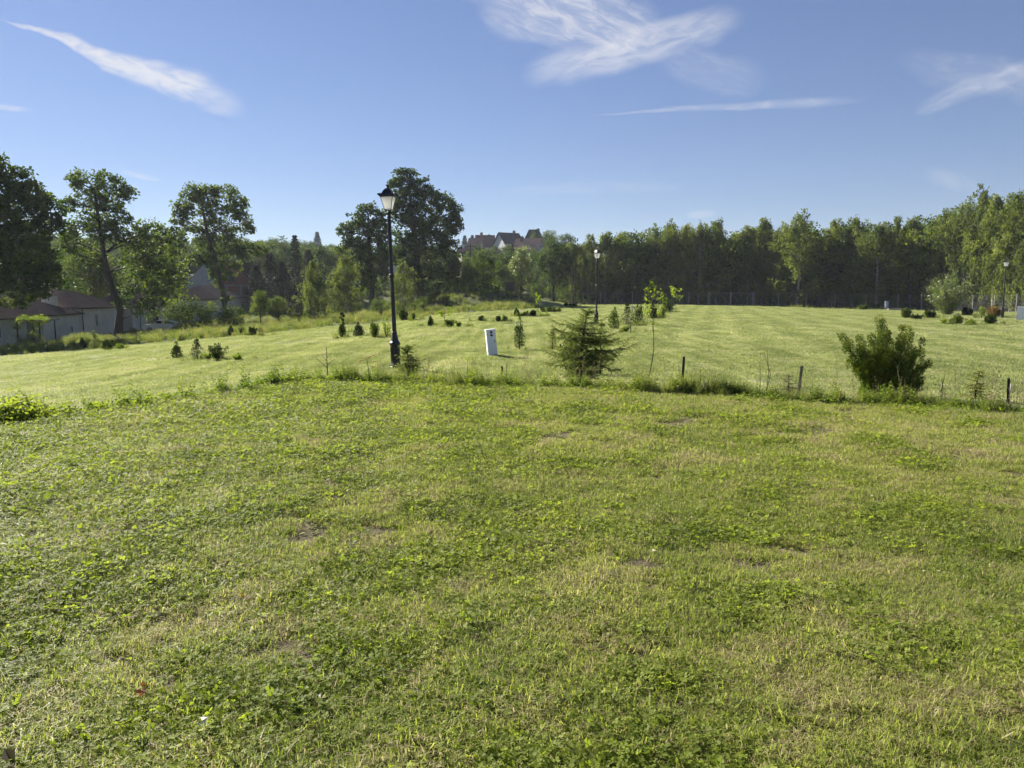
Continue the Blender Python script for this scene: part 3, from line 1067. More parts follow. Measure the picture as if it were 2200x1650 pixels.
def limb(mb, a, b, r0, r1, bow=.12, seg=5, sides=5):
    a, b = np.array(a, float), np.array(b, float)
    t = np.linspace(0, 1, seg)[:, None]
    L_ = np.linalg.norm(b - a)
    off = np.array([rng.normal() * bow * L_ * .5, rng.normal() * bow * L_ * .5, bow * L_])
    P = a + (b - a) * t + off * (np.sin(t * math.pi)) * .6
    mb.tube(P, np.linspace(r0, r1, seg), sides, cap=False)
    return P


def lobed_tree(name, px_base, d, lobes, trunk_px, mat, label, cat='tree', group=None, r0=.45, leaf=.30, dens=1.0, bark='bark', bare=None):
    """a large tree: lobes and trunk written as photo pixels at distance d, turned to metres in the tree's own frame"""
    base = at(px_base, d)
    k = d / FPX
    root = thing(name, base, label, cat, group)

    def loc(px, py, dy=0.0):
        return np.array([(px - px_base) * k, dy, zat(py, d) - base[2]])
    mb = MB()
    tp = [np.array([0, 0, -.15])] + [loc(*q) for q in trunk_px]
    rad = [r0 * 1.35] + list(np.linspace(r0, r0 * .3, len(tp) - 1))
    tt = np.array(tp)
    mb.tube(tt, rad, 9, cap=False)
    L = Leaves()
    for (lx, ly, rx, ry) in lobes:
        c = loc(lx, ly, rng.uniform(-.5, .5) * rx * k)
        a, bz = rx * k * 1.1, ry * k * 1.1
        vol = a * a * bz
        n = int(max(8, 10.0 * (a * bz) ** .85 * dens))
        u = unit(rng.normal(size=(n, 3))) * (rng.uniform(.25, 1.0, (n, 1)) ** .5)
        C = c + u * np.array([a, a * .85, bz]) * .92
        R = rng.uniform(.32, .85, n) * min(1.0, .5 + a * .22)
        clump_leaves(L, C, R, int(26 * dens), leaf)
        # limb from the closest trunk point below the lobe to the lobe, then twigs to clumps
        cand = [q for q in tt if q[2] < c[2] - .2 * bz] or [tt[1]]
        s0 = min(cand, key=lambda q: np.linalg.norm(q - c))
        P = limb(mb, s0, c, r0 * .22, .04, .10, 5, 5)
        for q in C[rng.random(n) < .3]:
            s1 = P[rng.integers(2, 5)]
            limb(mb, s1, q, .045, .015, .08, 3, 3)
    mb.build('trunk', MAT[bark], root, True)
    link('crown', L.mesh('crown', MAT[mat]), root)
    return root


lobed_tree('maple_tree', -40, 72,
           [(10, 360, 45, 34), (48, 380, 34, 26), (82, 408, 34, 28), (112, 440, 30, 30), (20, 425, 55, 45), (70, 460, 52, 42),
            (118, 490, 34, 36), (-20, 480, 70, 60), (45, 520, 60, 45), (100, 545, 50, 40), (0, 570, 60, 45), (60, 590, 60, 38),
            (120, 590, 32, 26), (20, 630, 55, 30), (85, 625, 30, 18), (150, 470, 14, 20), (-80, 420, 60, 60), (-110, 520, 80, 80)],
           [(-42, 640), (-40, 560), (-30, 500), (-10, 440), (10, 400)], 'oak',
           'very large dark maple at the left edge, its crown hanging over the roofs', leaf=.36, r0=.6, dens=1.25)
lobed_tree('maple_tree', 254, 88,
           [(215, 385, 34, 18), (175, 388, 20, 15), (255, 395, 34, 20), (290, 412, 18, 18), (205, 420, 38, 26), (255, 432, 36, 26),
            (168, 440, 18, 22), (222, 462, 42, 26), (275, 468, 30, 30), (182, 485, 24, 24), (240, 505, 46, 26), (165, 520, 26, 30), (200, 555, 22, 18),
            (295, 510, 26, 30), (345, 500, 30, 26), (385, 515, 26, 34), (320, 555, 46, 36), (375, 570, 34, 34), (300, 610, 40, 30), (350, 625, 34, 30),
            (262, 648, 20, 14), (325, 665, 26, 16)],
           [(258, 690), (262, 668), (250, 625), (240, 585), (234, 545), (230, 500), (226, 450), (222, 410)], 'maple_light',
           'leaning maple with open round top, its trunk before the doorway of the low houses', leaf=.34, r0=.42, dens=1.05)
lobed_tree('maple_tree', 487, 112,
           [(432, 412, 28, 16), (462, 408, 26, 14), (500, 412, 30, 16), (525, 440, 18, 22), (405, 440, 20, 20), (440, 445, 34, 24), (490, 448, 34, 24),
            (398, 468, 16, 16), (430, 482, 32, 20), (480, 490, 38, 26), (528, 478, 20, 24), (545, 492, 9, 9), (450, 520, 30, 22), (505, 525, 30, 24), (470, 558, 34, 24),
            (545, 540, 28, 16), (570, 535, 14, 10), (500, 575, 22, 20), (430, 555, 20, 16), (475, 595, 20, 18), (490, 635, 12, 14)],
           [(486, 670), (484, 630), (476, 590), (468, 550), (456, 505), (450, 460), (446, 430)], 'maple_light',
           'tall maple with a square crown standing before the brick shell with the tin roof', leaf=.38, r0=.42, dens=1.05)
lobed_tree('lime_tree', 905, 120,
           [(862, 378, 18, 16), (888, 376, 16, 14), (905, 395, 26, 18), (860, 408, 22, 22), (885, 425, 34, 26), (930, 420, 24, 18), (955, 440, 26, 26),
            (982, 455, 15, 24), (975, 480, 20, 24), (862, 455, 28, 28), (910, 462, 40, 30), (950, 490, 36, 32), (880, 500, 38, 34), (920, 525, 44, 34), (965, 540, 28, 34),
            (870, 545, 32, 28), (905, 580, 44, 30), (955, 590, 36, 32), (880, 610, 32, 22), (935, 628, 34, 20), (975, 570, 16, 24)],
           [(905, 640), (904, 600), (898, 550), (892, 500), (888, 450), (885, 410)], 'oak',
           'tallest dark tree of the park, right behind the near lamp post', leaf=.40, r0=.6, dens=1.15)
lobed_tree('lime_tree', 800, 112,
           [(798, 452, 28, 14), (770, 470, 22, 18), (822, 470, 22, 18), (750, 500, 18, 20), (790, 500, 38, 28), (830, 510, 20, 28), (760, 535, 30, 24),
            (800, 545, 38, 30), (830, 560, 22, 28), (770, 575, 32, 24), (810, 595, 32, 24), (780, 615, 24, 16)],
           [(800, 650), (802, 610), (800, 560), (797, 510), (797, 470)], 'oak',
           'rounded dark tree left of the near lamp post, lower than its tall neighbour', leaf=.38, r0=.4, dens=1.15)


def generic_mesh(h, w, nl, leaf, mat, style):
    """crown + trunk meshes for a tree of unit design"""
    L, mb = Leaves(), MB()
    if style == 'round':
        c0 = .32
        n = int(26 + w * 6)
        u = unit(rng.normal(size=(n, 3))) * (rng.uniform(.15, 1, (n, 1)) ** .4)
        C = np.stack([u[:, 0] * w / 2 * .85, u[:, 1] * w / 2 * .85, h * (.60 + u[:, 2] * .36)], 1)
        C[:, :2] *= (1.15 - .45 * np.clip(C[:, 2] / h, 0, 1))[:, None]
        R = rng.uniform(.10, .19, n) * w
        clump_leaves(L, C, R, int(nl / n), leaf, .75)
        mb.tube([(0, 0, -.2), (.02 * w, 0, h * .3), (0, .02 * w, h * .6), (0, 0, h * .85)], [h * .022, h * .017, h * .011, h * .003], 6, False)
        for q in C[::3]:
            limb(mb, (0, 0, h * rng.uniform(.2, .55)), q, h * .007, .02, .08, 3, 3)
    elif style == 'birch':
        mb.tube([(0, 0, -.2), (.15, .05, h * .3), (-.1, .1, h * .6), (0.1, 0, h * .97)], [h * .013, h * .010, h * .006, h * .0015], 6, False)
        nb_ = 84
        for i in range(nb_):
            t = rng.uniform(.12, 1.0)
            env = w / 2 * (math.sin(min(1, (t + .16) * .86) * math.pi) ** .6) * rng.uniform(.35, 1.0)
            a = rng.uniform(0, 6.283)
            z0 = h * (t - .10)
            tip = np.array([math.cos(a) * env, math.sin(a) * env, h * min(t + .02, 1.0)])
            s0 = np.array([0, 0, max(z0, h * .12)])
            if i % 3 == 0: limb(mb, s0, tip, h * .003, .015, .1, 4, 3)
            ns = int(3 + env * 1.2)
            m2 = int(nl / nb_ / ns)
            for s_ in range(ns):
                f_ = rng.uniform(.35, 1.0)
                p0 = s0 + (tip - s0) * f_ + rng.normal(size=3) * .18
                ln = rng.uniform(.5, 1.9) * (h / 12)
                u_ = rng.random(m2)
                C = p0 + np.stack([rng.normal(0, .13, m2) + .1 * u_, rng.normal(0, .13, m2), -u_ * ln + rng.normal(0, .08, m2)], 1)
                D = rng.normal(size=(m2, 3)) * .6 + np.array([0, 0, -.9])
                sz = leaf * rng.uniform(.6, 1.3, m2)
                L.add(*leaf_geo(C, D, sz, sz * .55), r=np.clip(rng.random() * .55 + rng.random(m2) * .45, 0, 1))
    elif style == 'conifer':
        mb.tube([(0, 0, -.2), (0, 0, h * .5), (0, 0, h * .98)], [h * .02, h * .012, .02], 6, False)
        lv = int(h * 2.4)
        for i in range(lv):
            t = (i + .5) / lv
            z0 = h * (.06 + .93 * t)
            R_ = w / 2 * (1 - t) ** .85 + .08
            nb_ = 9
            a0 = rng.uniform(0, 6.28)
            m2 = max(6, int(nl / lv / nb_))
            for b_ in range(nb_):
                a = a0 + b_ * 6.283 / nb_ + rng.normal(0, .15)
                r_ = R_ * rng.uniform(.75, 1.12)
                u_ = rng.random(m2) ** .7
                C = np.stack([math.cos(a) * r_ * u_, math.sin(a) * r_ * u_, z0 - .22 * r_ * u_ + rng.normal(0, .05, m2)], 1)
                sw = rng.normal(0, .28, (m2, 1)) * (r_ * (1 - u_ * .6))[:, None] * .5
                C[:, :2] += sw * np.array([-math.sin(a), math.cos(a)])
                D = np.stack([math.cos(a) + rng.normal(0, .5, m2), math.sin(a) + rng.normal(0, .5, m2), rng.normal(-.35, .3, m2)], 1)
                sz = leaf * rng.uniform(.6, 1.2, m2)
                L.add(*leaf_geo(C, D, sz, sz * .4), r=np.clip(u_ * .4 + rng.random(m2) * .6, 0, 1))
    elif style == 'bush':
        n = 40
        u = unit(rng.normal(size=(n, 3))) * (rng.uniform(.2, 1, (n, 1)) ** .5)
        C = np.stack([u[:, 0] * w / 2 * .9, u[:, 1] * w / 2 * .9, h * (.5 + u[:, 2] * .46)], 1)
        R = rng.uniform(.09, .17, n) * w
        clump_leaves(L, C, R, int(nl / n), leaf, .9, up=-.2)
        for q in C[::3]:
            limb(mb, (rng.normal(0, .1), rng.normal(0, .1), -.1), q, .035, .012, .05, 3, 3)
    elif style == 'willow':     # upswept whips
        for i in range(90):
            a = rng.uniform(0, 6.283); sp = rng.uniform(0, 1) ** .7
            tip = np.array([math.cos(a) * w / 2 * sp, math.sin(a) * w / 2 * sp, h * (1.0 - .45 * sp ** 2) * rng.uniform(.6, 1)])
            b0 = np.array([math.cos(a), math.sin(a), 0]) * .2 * sp
            if i % 2 == 0: limb(mb, b0, tip, .03, .008, .06, 4, 3)
            m2 = int(nl / 90)
            u_ = rng.random(m2) ** .7
            C = b0 + (tip - b0) * u_[:, None] + rng.normal(0, .13, (m2, 3))
            D = unit(tip - b0) + rng.normal(size=(m2, 3)) * .6
            sz = leaf * rng.uniform(.6, 1.3, m2)
            L.add(*leaf_geo(C, D, sz, sz * .4), r=np.clip(rng.random() * .5 + rng.random(m2) * .5, 0, 1))
    cr = L.mesh('crown', mat)
    F = []
    if mb.Q: F.append(np.vstack(mb.Q))
    if mb.T: F.append(np.vstack(mb.T))
    bark = MAT['birch_bark'] if style == 'birch' else MAT['bark']
    tr = raw_mesh('trunk', np.vstack(mb.V), F, [bark], True)
    return cr, tr, h, w


def plant_tree(design, name, loc, h, label, cat='tree', group=None, wide=1.0, rz=None, lean=0.0):
    cr, tr, dh, dw = design
    root = thing(name, loc, label, cat, group, rng.uniform(0, 6.28) if rz is None else rz)
    s = h / dh
    root.scale = (s * wide, s * wide, s)
    if lean: root.rotation_euler[1] = lean
    link('trunk', tr, root)
    link('crown', cr, root)
    return root


BIRCH = [generic_mesh(13, 7.6, 9500, .26, MAT['birch'], 'birch') for i in range(6)]
ROUND_D = [generic_mesh(12, 8.0, 5200, .36, MAT['oak'], 'round') for i in range(3)]
ROUND_L = [generic_mesh(10, 7.0, 4600, .32, MAT['maple_light'], 'round') for i in range(3)]
CONE = [generic_mesh(12, 4.6, 6500, .36, MAT['conifer'], 'conifer') for i in range(2)]
BUSH = [generic_mesh(3, 4.0, 3600, .17, MAT['maple_light'], 'bush') for i in range(2)]
BUSH_D = [generic_mesh(3, 4.0, 3000, .18, MAT['oak'], 'bush') for i in range(2)]
WILLOW = [generic_mesh(5, 4.6, 6500, .20, MAT['willow'], 'willow') for i in range(2)]
SILVER = [generic_mesh(9, 6.5, 6500, .26, MAT['willow'], 'round')]

# fence line: photo column and distance
FENCE = [(1120, 136), (1185, 134), (1253, 131), (1289, 129.5), (1357, 127), (1418, 125), (1477, 122.5), (1518, 121), (1617, 118.5), (1669, 116.5), (1728, 114), (1790, 112), (1855, 110),
         (1925, 106), (1975, 103), (2030, 99.5), (2085, 95), (2131, 91), (2178, 87.5), (2226, 84), (2280, 80.5)]


def fence_d(px):
    return float(np.interp(px, [q[0] for q in FENCE], [q[1] for q in FENCE]))


def tree_h(px, d, ytop):
    return zat(ytop, d) - at(px, d)[2]


front = [(1228, 512, 5, 'first and leftmost birch of the wood, foliage down to the grass'),
         (1262, 500, 6, 'birch just left of the middle lamp post, second in the wood'),
         (1300, 492, 6, 'birch just right of the middle lamp post'),
         (1335, 492, 7, 'birch behind the fence above the young spruce of the middle bed'),
         (1368, 486, 6, 'birch behind the fence above the round thuja of the middle bed'),
         (1402, 482, 7, 'birch behind the bright leaved sapling'),
         (1432, 472, 6, 'birch above the last thuja of the middle bed'),
         (1465, 476, 7, 'birch a little left of the farm gate, above a fence post'),
         (1498, 470, 6, 'birch at the left end of the gate'),
         (1535, 462, 7, 'birch behind the left leaf of the gate with a thin spiky top'),
         (1572, 488, 6, 'birch behind the middle post of the gate'),
         (1603, 478, 6, 'birch behind the right leaf of the gate'),
         (1632, 462, 8, 'thin topped birch just right of the gate'),
         (1664, 484, 6, 'birch between the gate and the big pale birch'),
         (1708, 452, 2, 'big pale birch hanging over the fence, with white trunk showing at the wire'),
         (1752, 486, 6, 'short dark birch right of the big pale birch'),
         (1782, 466, 6, 'birch with a thin trailing top, right of the dark gap'),
         (1826, 456, 6, 'birch with hanging twigs against the sky above the field'),
         (1878, 472, 2, 'broad light birch with low foliage left of the far cabinet'),
         (1912, 462, 6, 'birch behind the far white cabinet'),
         (1950, 458, 6, 'birch just right of the far white cabinet'),
         (1988, 450, 6, 'birch at the left of the pale willow bush'),
         (2022, 442, 6, 'birch right behind the pale willow bush'),
         (2058, 426, 6, 'birch at the right side of the pale willow bush'),
         (2092, 400, 6, 'tall pointed birch left of the far lamp post'),
         (2128, 412, 5, 'birch with leafy top directly left of the far lamp'),
         (2166, 398, 5, 'spire topped birch directly behind the far lamp'),
         (2204, 420, 5, 'birch cut by the right edge of the photo')]
for i, (px, yt, off, lab) in enumerate(front):
    d = fence_d(px) + off
    wd = 1.25 if 'broad' in lab or 'big' in lab else rng.uniform(.82, 1.02)
    des = ROUND_L[i % 3] if i in (4, 10, 15, 21) else BIRCH[(i * 5 + i // 3) % 6]
    plant_tree(des, 'birch_tree', at(px, d), tree_h(px, d, yt + 2), lab, 'birch', 'birches behind the wire fence', wide=1.18 * wd * 13 / max(9.0, tree_h(px, d, yt)) * (tree_h(px, d, yt) / 13) ** .4)
# second and third rows close the wood
for r_, (off, n_) in enumerate(((12, 26), (19, 24))):
    for i in range(n_):
        px = 1235 + (2300 - 1235) * (i + .5 * r_ + rng.uniform(-.2, .2)) / n_
        d = fence_d(px) + off + rng.uniform(-2, 2)
        yt = np.interp(px, [q[0] for q in front], [q[1] for q in front]) + rng.uniform(8, 26)
        des = (BIRCH[:3] + ROUND_D + ROUND_L)[rng.integers(0, 9)]
        plant_tree(des, 'wood_tree', at(px, d), tree_h(px, d, yt), 'tree deep in the birch wood, mostly hidden by the front row of birches', 'tree', 'trees deep in the birch wood', wide=1.0)

# dark undergrowth in the wood
n = 900
px = rng.uniform(1215, 2300, n)
dd = np.array([fence_d(q) for q in px]) + rng.uniform(9, 26, n)
bushp = protos('wood_undergrowth', [BUSH_D[0][0], BUSH_D[1][0]])
scatter('wood_undergrowth', bushp, P3((px - 1100) / FPX * dd, dd), rng.uniform(.45, 1.1, n), .1)

# other trees of the middle distance: (design, name, px, d, top row, label, wide)
misc = [
    (BIRCH[1], 'birch_tree', 676, 84, 556, 'slender young birch, left one of the pair left of the near lamp', .85),
    (BIRCH[3], 'birch_tree', 745, 88, 545, 'bushy young birch close left of the near lamp, right one of the pair', 1.15),
    (BIRCH[4], 'birch_tree', 712, 92, 600, 'short young birch between the two taller young birches', 1.0),
    (BIRCH[2], 'birch_tree', 868, 92, 560, 'thin young birch right beside the near lamp post', 1.15),
    (ROUND_L[0], 'deciduous_tree', 1040, 128, 530, 'light green pointed tree right of the tallest dark tree', .8),
    (ROUND_L[1], 'deciduous_tree', 1012, 118, 560, 'olive green drooping tree above the grassy bank', .9),
    (ROUND_D[0], 'deciduous_tree', 1085, 140, 540, 'dark tree behind the silver willow', .9),
    (SILVER[0], 'willow_tree', 1120, 124, 524, 'silver leaved willow standing by the dark board', .78),
    (ROUND_D[1], 'maple_tree', 1188, 137, 508, 'dense dark maple between the silver willow and the birch wood', .95),
    (ROUND_D[2], 'maple_tree', 1228, 146, 512, 'dark maple behind the first birch of the wood', .9),
    (BUSH_D[0], 'dark_bush', 1052, 116, 603, 'low dark bush on the grassy bank', 1.0),
    (WILLOW[0], 'willow_bush', 2030, 66, 574, 'big pale willow bush in front of the wire fence', 1.0),
    (CONE[0], 'larch_tree', 1573, 124, 594, 'small pale larch behind the middle of the gate', .8),
    (BUSH[0], 'round_bush', 415, 68, 640, 'big round grey green bush beside the parked white car', 1.05),
    (BUSH_D[1], 'round_bush', 498, 80, 655, 'dark bush at the foot of the square crowned maple', .9),
    (ROUND_L[2], 'young_tree', 562, 86, 622, 'young light tree before the dark conifers, left one', .7),
    (ROUND_L[0], 'young_tree', 600, 84, 632, 'young light tree before the dark conifers, right one', .7),
    (BUSH[1], 'round_bush', 640, 90, 655, 'light bush at the foot of the slender young birch', .9),
    (BUSH[0], 'round_bush', 955, 102, 632, 'light bush at the foot of the tallest dark tree', .8),
    (CONE[1], 'spruce_tree', 640, 150, 503, 'tall dark spruce left of the young birches', 1.05),
    (CONE[0], 'spruce_tree', 585, 146, 540, 'dark spruce just right of the brick shell, first of the conifers', 1.5),
    (CONE[1], 'spruce_tree', 612, 142, 560, 'dark broad spruce in the middle of the conifer group', 1.6),
    (CONE[0], 'spruce_tree', 556, 140, 566, 'dark spruce nearest to the brick shell', 1.5),
    (ROUND_D[0], 'deciduous_tree', 690, 160, 522, 'dark rounded tree behind the slender young birch', 1.1),
    (ROUND_D[1], 'deciduous_tree', 660, 175, 528, 'grey green tree behind the tall spruce', 1.2),
    (ROUND_L[1], 'deciduous_tree', 735, 168, 520, 'tree between the young birches and the rounded dark tree', 1.1),
    (ROUND_D[2], 'deciduous_tree', 610, 190, 508, 'tree rising behind the conifer group', 1.2),
    (ROUND_L[2], 'deciduous_tree', 560, 185, 515, 'light tree behind the square crowned maple', 1.2),
    (ROUND_D[0], 'deciduous_tree', 528, 178, 530, 'dark tree rising behind the brick shell', 1.2),
    (ROUND_L[0], 'fruit_tree', 175, 120, 590, 'light green garden tree behind the chimney roofs, left one', 1.2),
    (ROUND_L[1], 'fruit_tree', 215, 125, 598, 'light green garden tree behind the chimney roofs, right one', 1.2),
    (ROUND_D[1], 'deciduous_tree', 160, 165, 540, 'dark tree on the slope behind the leaning maple, left one', 1.2),
    (ROUND_D[2], 'deciduous_tree', 250, 170, 545, 'dark tree on the slope behind the leaning maple, right one', 1.3),
    (ROUND_D[0], 'deciduous_tree', 330, 190, 520, 'dark tree on the slope above the tin roof', 1.3),
    (ROUND_L[2], 'deciduous_tree', 60, 150, 560, 'light tree behind the very large maple', 1.3),
    (ROUND_D[2], 'deciduous_tree', 405, 200, 515, 'dark tree in the gap between the two left maples', 1.2),
    (ROUND_L[0], 'deciduous_tree', 385, 150, 600, 'light tree left of the tin roof', .9),
    (ROUND_D[1], 'deciduous_tree', 1065, 200, 527, 'dark tree below the hill houses, left one', 1.1),
    (ROUND_D[0], 'deciduous_tree', 1143, 190, 537, 'dark tree below the hill houses, right one', 1.1),
    (ROUND_L[1], 'deciduous_tree', 1003, 175, 548, 'dusty tree below the grey house', .9),
    (BUSH[0], 'weedy_bush', 905, 96, 640, 'leafy bush under the tallest tree beside the young birch', .8),
    (BUSH[1], 'weedy_bush', 820, 95, 640, 'leafy bush left of the near lamp post under the rounded tree', .9),
    (ROUND_L[2], 'deciduous_tree', 1180, 255, 494, 'round tree on the skyline right of the hill houses', 1.2),
    (ROUND_D[0], 'deciduous_tree', 1212, 250, 500, 'dark tree on the skyline above the first birch', 1.2),
    (ROUND_D[1], 'deciduous_tree', 1147, 275, 497, 'tree in front of the dark hip roof on the hill', .8),
    (CONE[1], 'pine_tree', 1000, 300, 505, 'small skyline pine left of the hill houses, left of two', 1.4),
    (CONE[0], 'pine_tree', 1016, 300, 504, 'small skyline pine left of the hill houses, right of two', 1.4),
    (CONE[0], 'spruce_tree', 688, 330, 497, 'spruce spire on the far skyline left of the rounded tree', 1.5),
    (ROUND_D[2], 'deciduous_tree', 1030, 235, 522, 'low tree directly below the brown roofed hill house', 1.3),
    (ROUND_L[0], 'deciduous_tree', 1094, 232, 522, 'low tree directly below the white fronted hill house', 1.1),
    (ROUND_L[2], 'maple_tree', 338, 104, 478, 'broad light maple filling the gap between the leaning maple and the square crowned one', 1.15),
    (ROUND_D[1], 'maple_tree', 205, 108, 505, 'dark maple crown right behind the leaning maple trunk', 1.1),
    (ROUND_D[0], 'deciduous_tree', 120, 118, 520, 'dark crown behind the right side of the very large maple', 1.2),
    (CONE[1], 'spruce_tree', 668, 158, 535, 'dark spruce right of the tall spruce', 1.4),
    (CONE[0], 'spruce_tree', 535, 152, 560, 'dark spruce half behind the brick shell', 1.5),
]
for des, name, px, d, yt, lab, wd in misc:
    h = tree_h(px, d, yt)
    plant_tree(des, name, at(px, d), h, lab, name.replace('_', ' ').replace('deciduous tree', 'tree'), wide=wd * (des[2] / h) ** .35 if des not in BUSH + BUSH_D else wd)

# far hillside wood: one mass
farp = protos('hillside_tree', [d_[0] for d_ in ROUND_D + ROUND_L + CONE[:1]])
n = 1500
px = rng.uniform(-350, 1290, n)
dd = rng.uniform(195, 640, n)
x = (px - 1100) / FPX * dd
k = ~((px > 960) & (dd < 330) & (dd > 200)) & ~((px > 900) & (dd > 400))
sc_ = rng.uniform(.55, .95, n)
P = P3(x[k], dd[k], -.8)
scatter('hillside_wood', farp, P, sc_[k], .05, pick=rng.choice([0, 1, 2, 3, 4, 5, 6], k.sum(), p=[.2, .2, .2, .12, .12, .12, .04]))
n = 90
px = rng.uniform(965, 1250, n); dd = rng.uniform(190, 262, n)
scatter('hillside_wood', farp, P3((px - 1100) / FPX * dd, dd, -.5), rng.uniform(.3, .55, n), .05, pick=rng.integers(0, 6, n))
n = 150
px = rng.uniform(560, 1240, n); dd = rng.uniform(150, 195, n)
scatter('hillside_wood', farp, P3((px - 1100) / FPX * dd, dd, -1.2), rng.uniform(.28, .52, n), .05, pick=rng.integers(0, 6, n))

# ------------------------------------------------------------------ shrubs made of leafy plumes
def plume(L, p0, p1, r, n, ll, lw, out=.55, prof=.7, jitter=.25):
    p0, p1 = np.array(p0, float), np.array(p1, float)
    ax = unit(p1 - p0)
    t = rng.random(n) ** .85
    a = rng.uniform(0, 6.283, n)
    e1 = unit(np.cross(ax, [0.3, .9, .1])); e2 = np.cross(ax, e1)
    rad = (np.cos(a)[:, None] * e1 + np.sin(a)[:, None] * e2)
    pr = np.sin(np.clip(t ** prof, 0, 1) * math.pi * .93 + .15) ** .8
    q = rng.random(n) ** .5
    C = p0 + (p1 - p0) * t[:, None] + rad * (r * pr * q)[:, None]
    D = ax + rad * out * q[:, None] + rng.normal(size=(n, 3)) * jitter
    s_ = ll * rng.uniform(.6, 1.3, n)
    L.add(*leaf_geo(C, D, s_, lw / ll * s_), r=np.clip(.35 * rng.random() + .25 * t + .4 * rng.random(n), 0, 1))


def shrub_meshes(kind, h, w, d, mat):
    """foliage and stem meshes for a shrub h high, w wide seen from about d metres"""
    L, mb = Leaves(), MB()
    ll = max(.045, d * .0016); k = 1.0
    if kind == 'vase':
        m_ = 13
        for i in range(m_):
            a = rng.uniform(0, 6.283); s = rng.uniform(0, 1) ** .6
            tip = np.array([math.cos(a) * w / 2 * s * .85, math.sin(a) * w / 2 * s * .85, h * rng.uniform(.72, 1.0) * (1 - .22 * s)])
            p0 = tip * np.array([.35, .35, .12])
            plume(L, p0, tip, w * .20, 130, ll, ll * .45, .5)
            mb.tube([(0, 0, -.05), p0, tip * .8], [.02, .015, .004], 4, False)
    elif kind == 'column':
        for i in range(7):
            a = rng.uniform(0, 6.283); s = rng.uniform(.2, .5)
            plume(L, (0, 0, h * .04), (math.cos(a) * w * .5 * s, math.sin(a) * w * .5 * s, h * rng.uniform(.6, .85)), w * .40, 190, ll, ll * .45, .6)
        plume(L, (0, 0, h * .3), (rng.normal(0, .03), 0, h * 1.0), w * .28, 260, ll, ll * .45, .5)
        mb.tube([(0, 0, -.05), (0, 0, h * .5)], [.03, .01], 5, False)
    elif kind == 'globe':
        for i in range(22):
            u = unit(rng.normal(size=3)); u[2] = abs(u[2]) * .9
            tip = np.array([u[0] * w / 2, u[1] * w / 2, h * (.35 + .62 * u[2])])
            plume(L, (u[0] * w * .1, u[1] * w * .1, h * .12), tip, w * .19, 110, ll, ll * .45, .6)
        mb.tube([(0, 0, -.05), (0, 0, h * .5)], [.03, .01], 5, False)
    elif kind == 'juniper':
        for i in range(12):
            a = rng.uniform(0, 6.283)
            tip = np.array([math.cos(a) * w / 2, math.sin(a) * w / 2, h * rng.uniform(.45, 1.0)]) * rng.uniform(.6, 1)
            plume(L, tip * .1, tip, h * .24, 100, ll, ll * .42, .4)
            mb.tube([(0, 0, -.04), tip * .5], [.012, .004], 4, False)
    elif kind == 'spruce':
        lv = 8
        for i in range(lv):
            t = i / lv
            for b in range(7):
                a = b * .9 + i * 1.3 + rng.normal(0, .2)
                R = w / 2 * (1 - t) * rng.uniform(.7, 1.1) + .03
                p0 = (0, 0, h * (.06 + .9 * t))
                plume(L, p0, (math.cos(a) * R, math.sin(a) * R, h * (.06 + .9 * t) + R * rng.uniform(-.15, .35)), R * .34, 38, ll * .8, ll * .34, .9, jitter=.5)
        plume(L, (0, 0, h * .75), (0, 0, h), w * .05, 24, ll * .7, ll * .25, .6)
        mb.tube([(0, 0, -.05), (0, 0, h * .95)], [.025, .006], 5, False)
    elif kind == 'leafy':
        for i in range(9):
            a = rng.uniform(0, 6.283); s = rng.uniform(0, 1)
            tip = np.array([math.cos(a) * w / 2 * s, math.sin(a) * w / 2 * s, h * rng.uniform(.5, 1.0)])
            mb.tube([(0, 0, -.04), tip * .5, tip], [.01, .008, .003], 4, False)
            plume(L, tip * .35, tip, w * .13, 26, ll * 1.25, ll * .85, .9, jitter=.7)
    elif kind == 'sapling':
        mb.tube([(0, 0, -.05), (rng.normal(0, .03), 0, h * .5), (rng.normal(0, .03), 0, h * .95)], [.018, .013, .006], 5, False)
        for i in range(9):
            z = h * rng.uniform(.55, .98)
            a = rng.uniform(0, 6.283)
            p0 = np.array([0, 0, z - .12 * h]); tip = np.array([math.cos(a) * w * .42, math.sin(a) * w * .42, z])
            mb.tube([p0, tip], [.007, .003], 3, False)
            plume(L, p0 + (tip - p0) * .4, tip + (tip - p0) * .1, w * .16, 20, ll * 1.3, ll * 1.0, 1.0, jitter=.8)
    F = []
    if mb.Q: F.append(np.vstack(mb.Q))
    if mb.T: F.append(np.vstack(mb.T))
    return L.mesh('foliage', MAT[mat]), raw_mesh('stem', np.vstack(mb.V), F, [MAT['bark']], True)


def shrub(kind, name, px, py, hp, wp, mat, label, group=None, cat='shrub', lean=0.0):
    p = G(px, py)
    d = p[1]
    h, w = hp * d / FPX, wp * d / FPX * (1.25 if kind in ('column', 'vase', 'globe') else 1.1)
    root = thing(name, p, label, cat, group)
    a, b = shrub_meshes(kind, h, w, d, mat)
    link('foliage', a, root)
    link('stem', b, root)
    if lean: root.rotation_euler[1] = lean
    return root


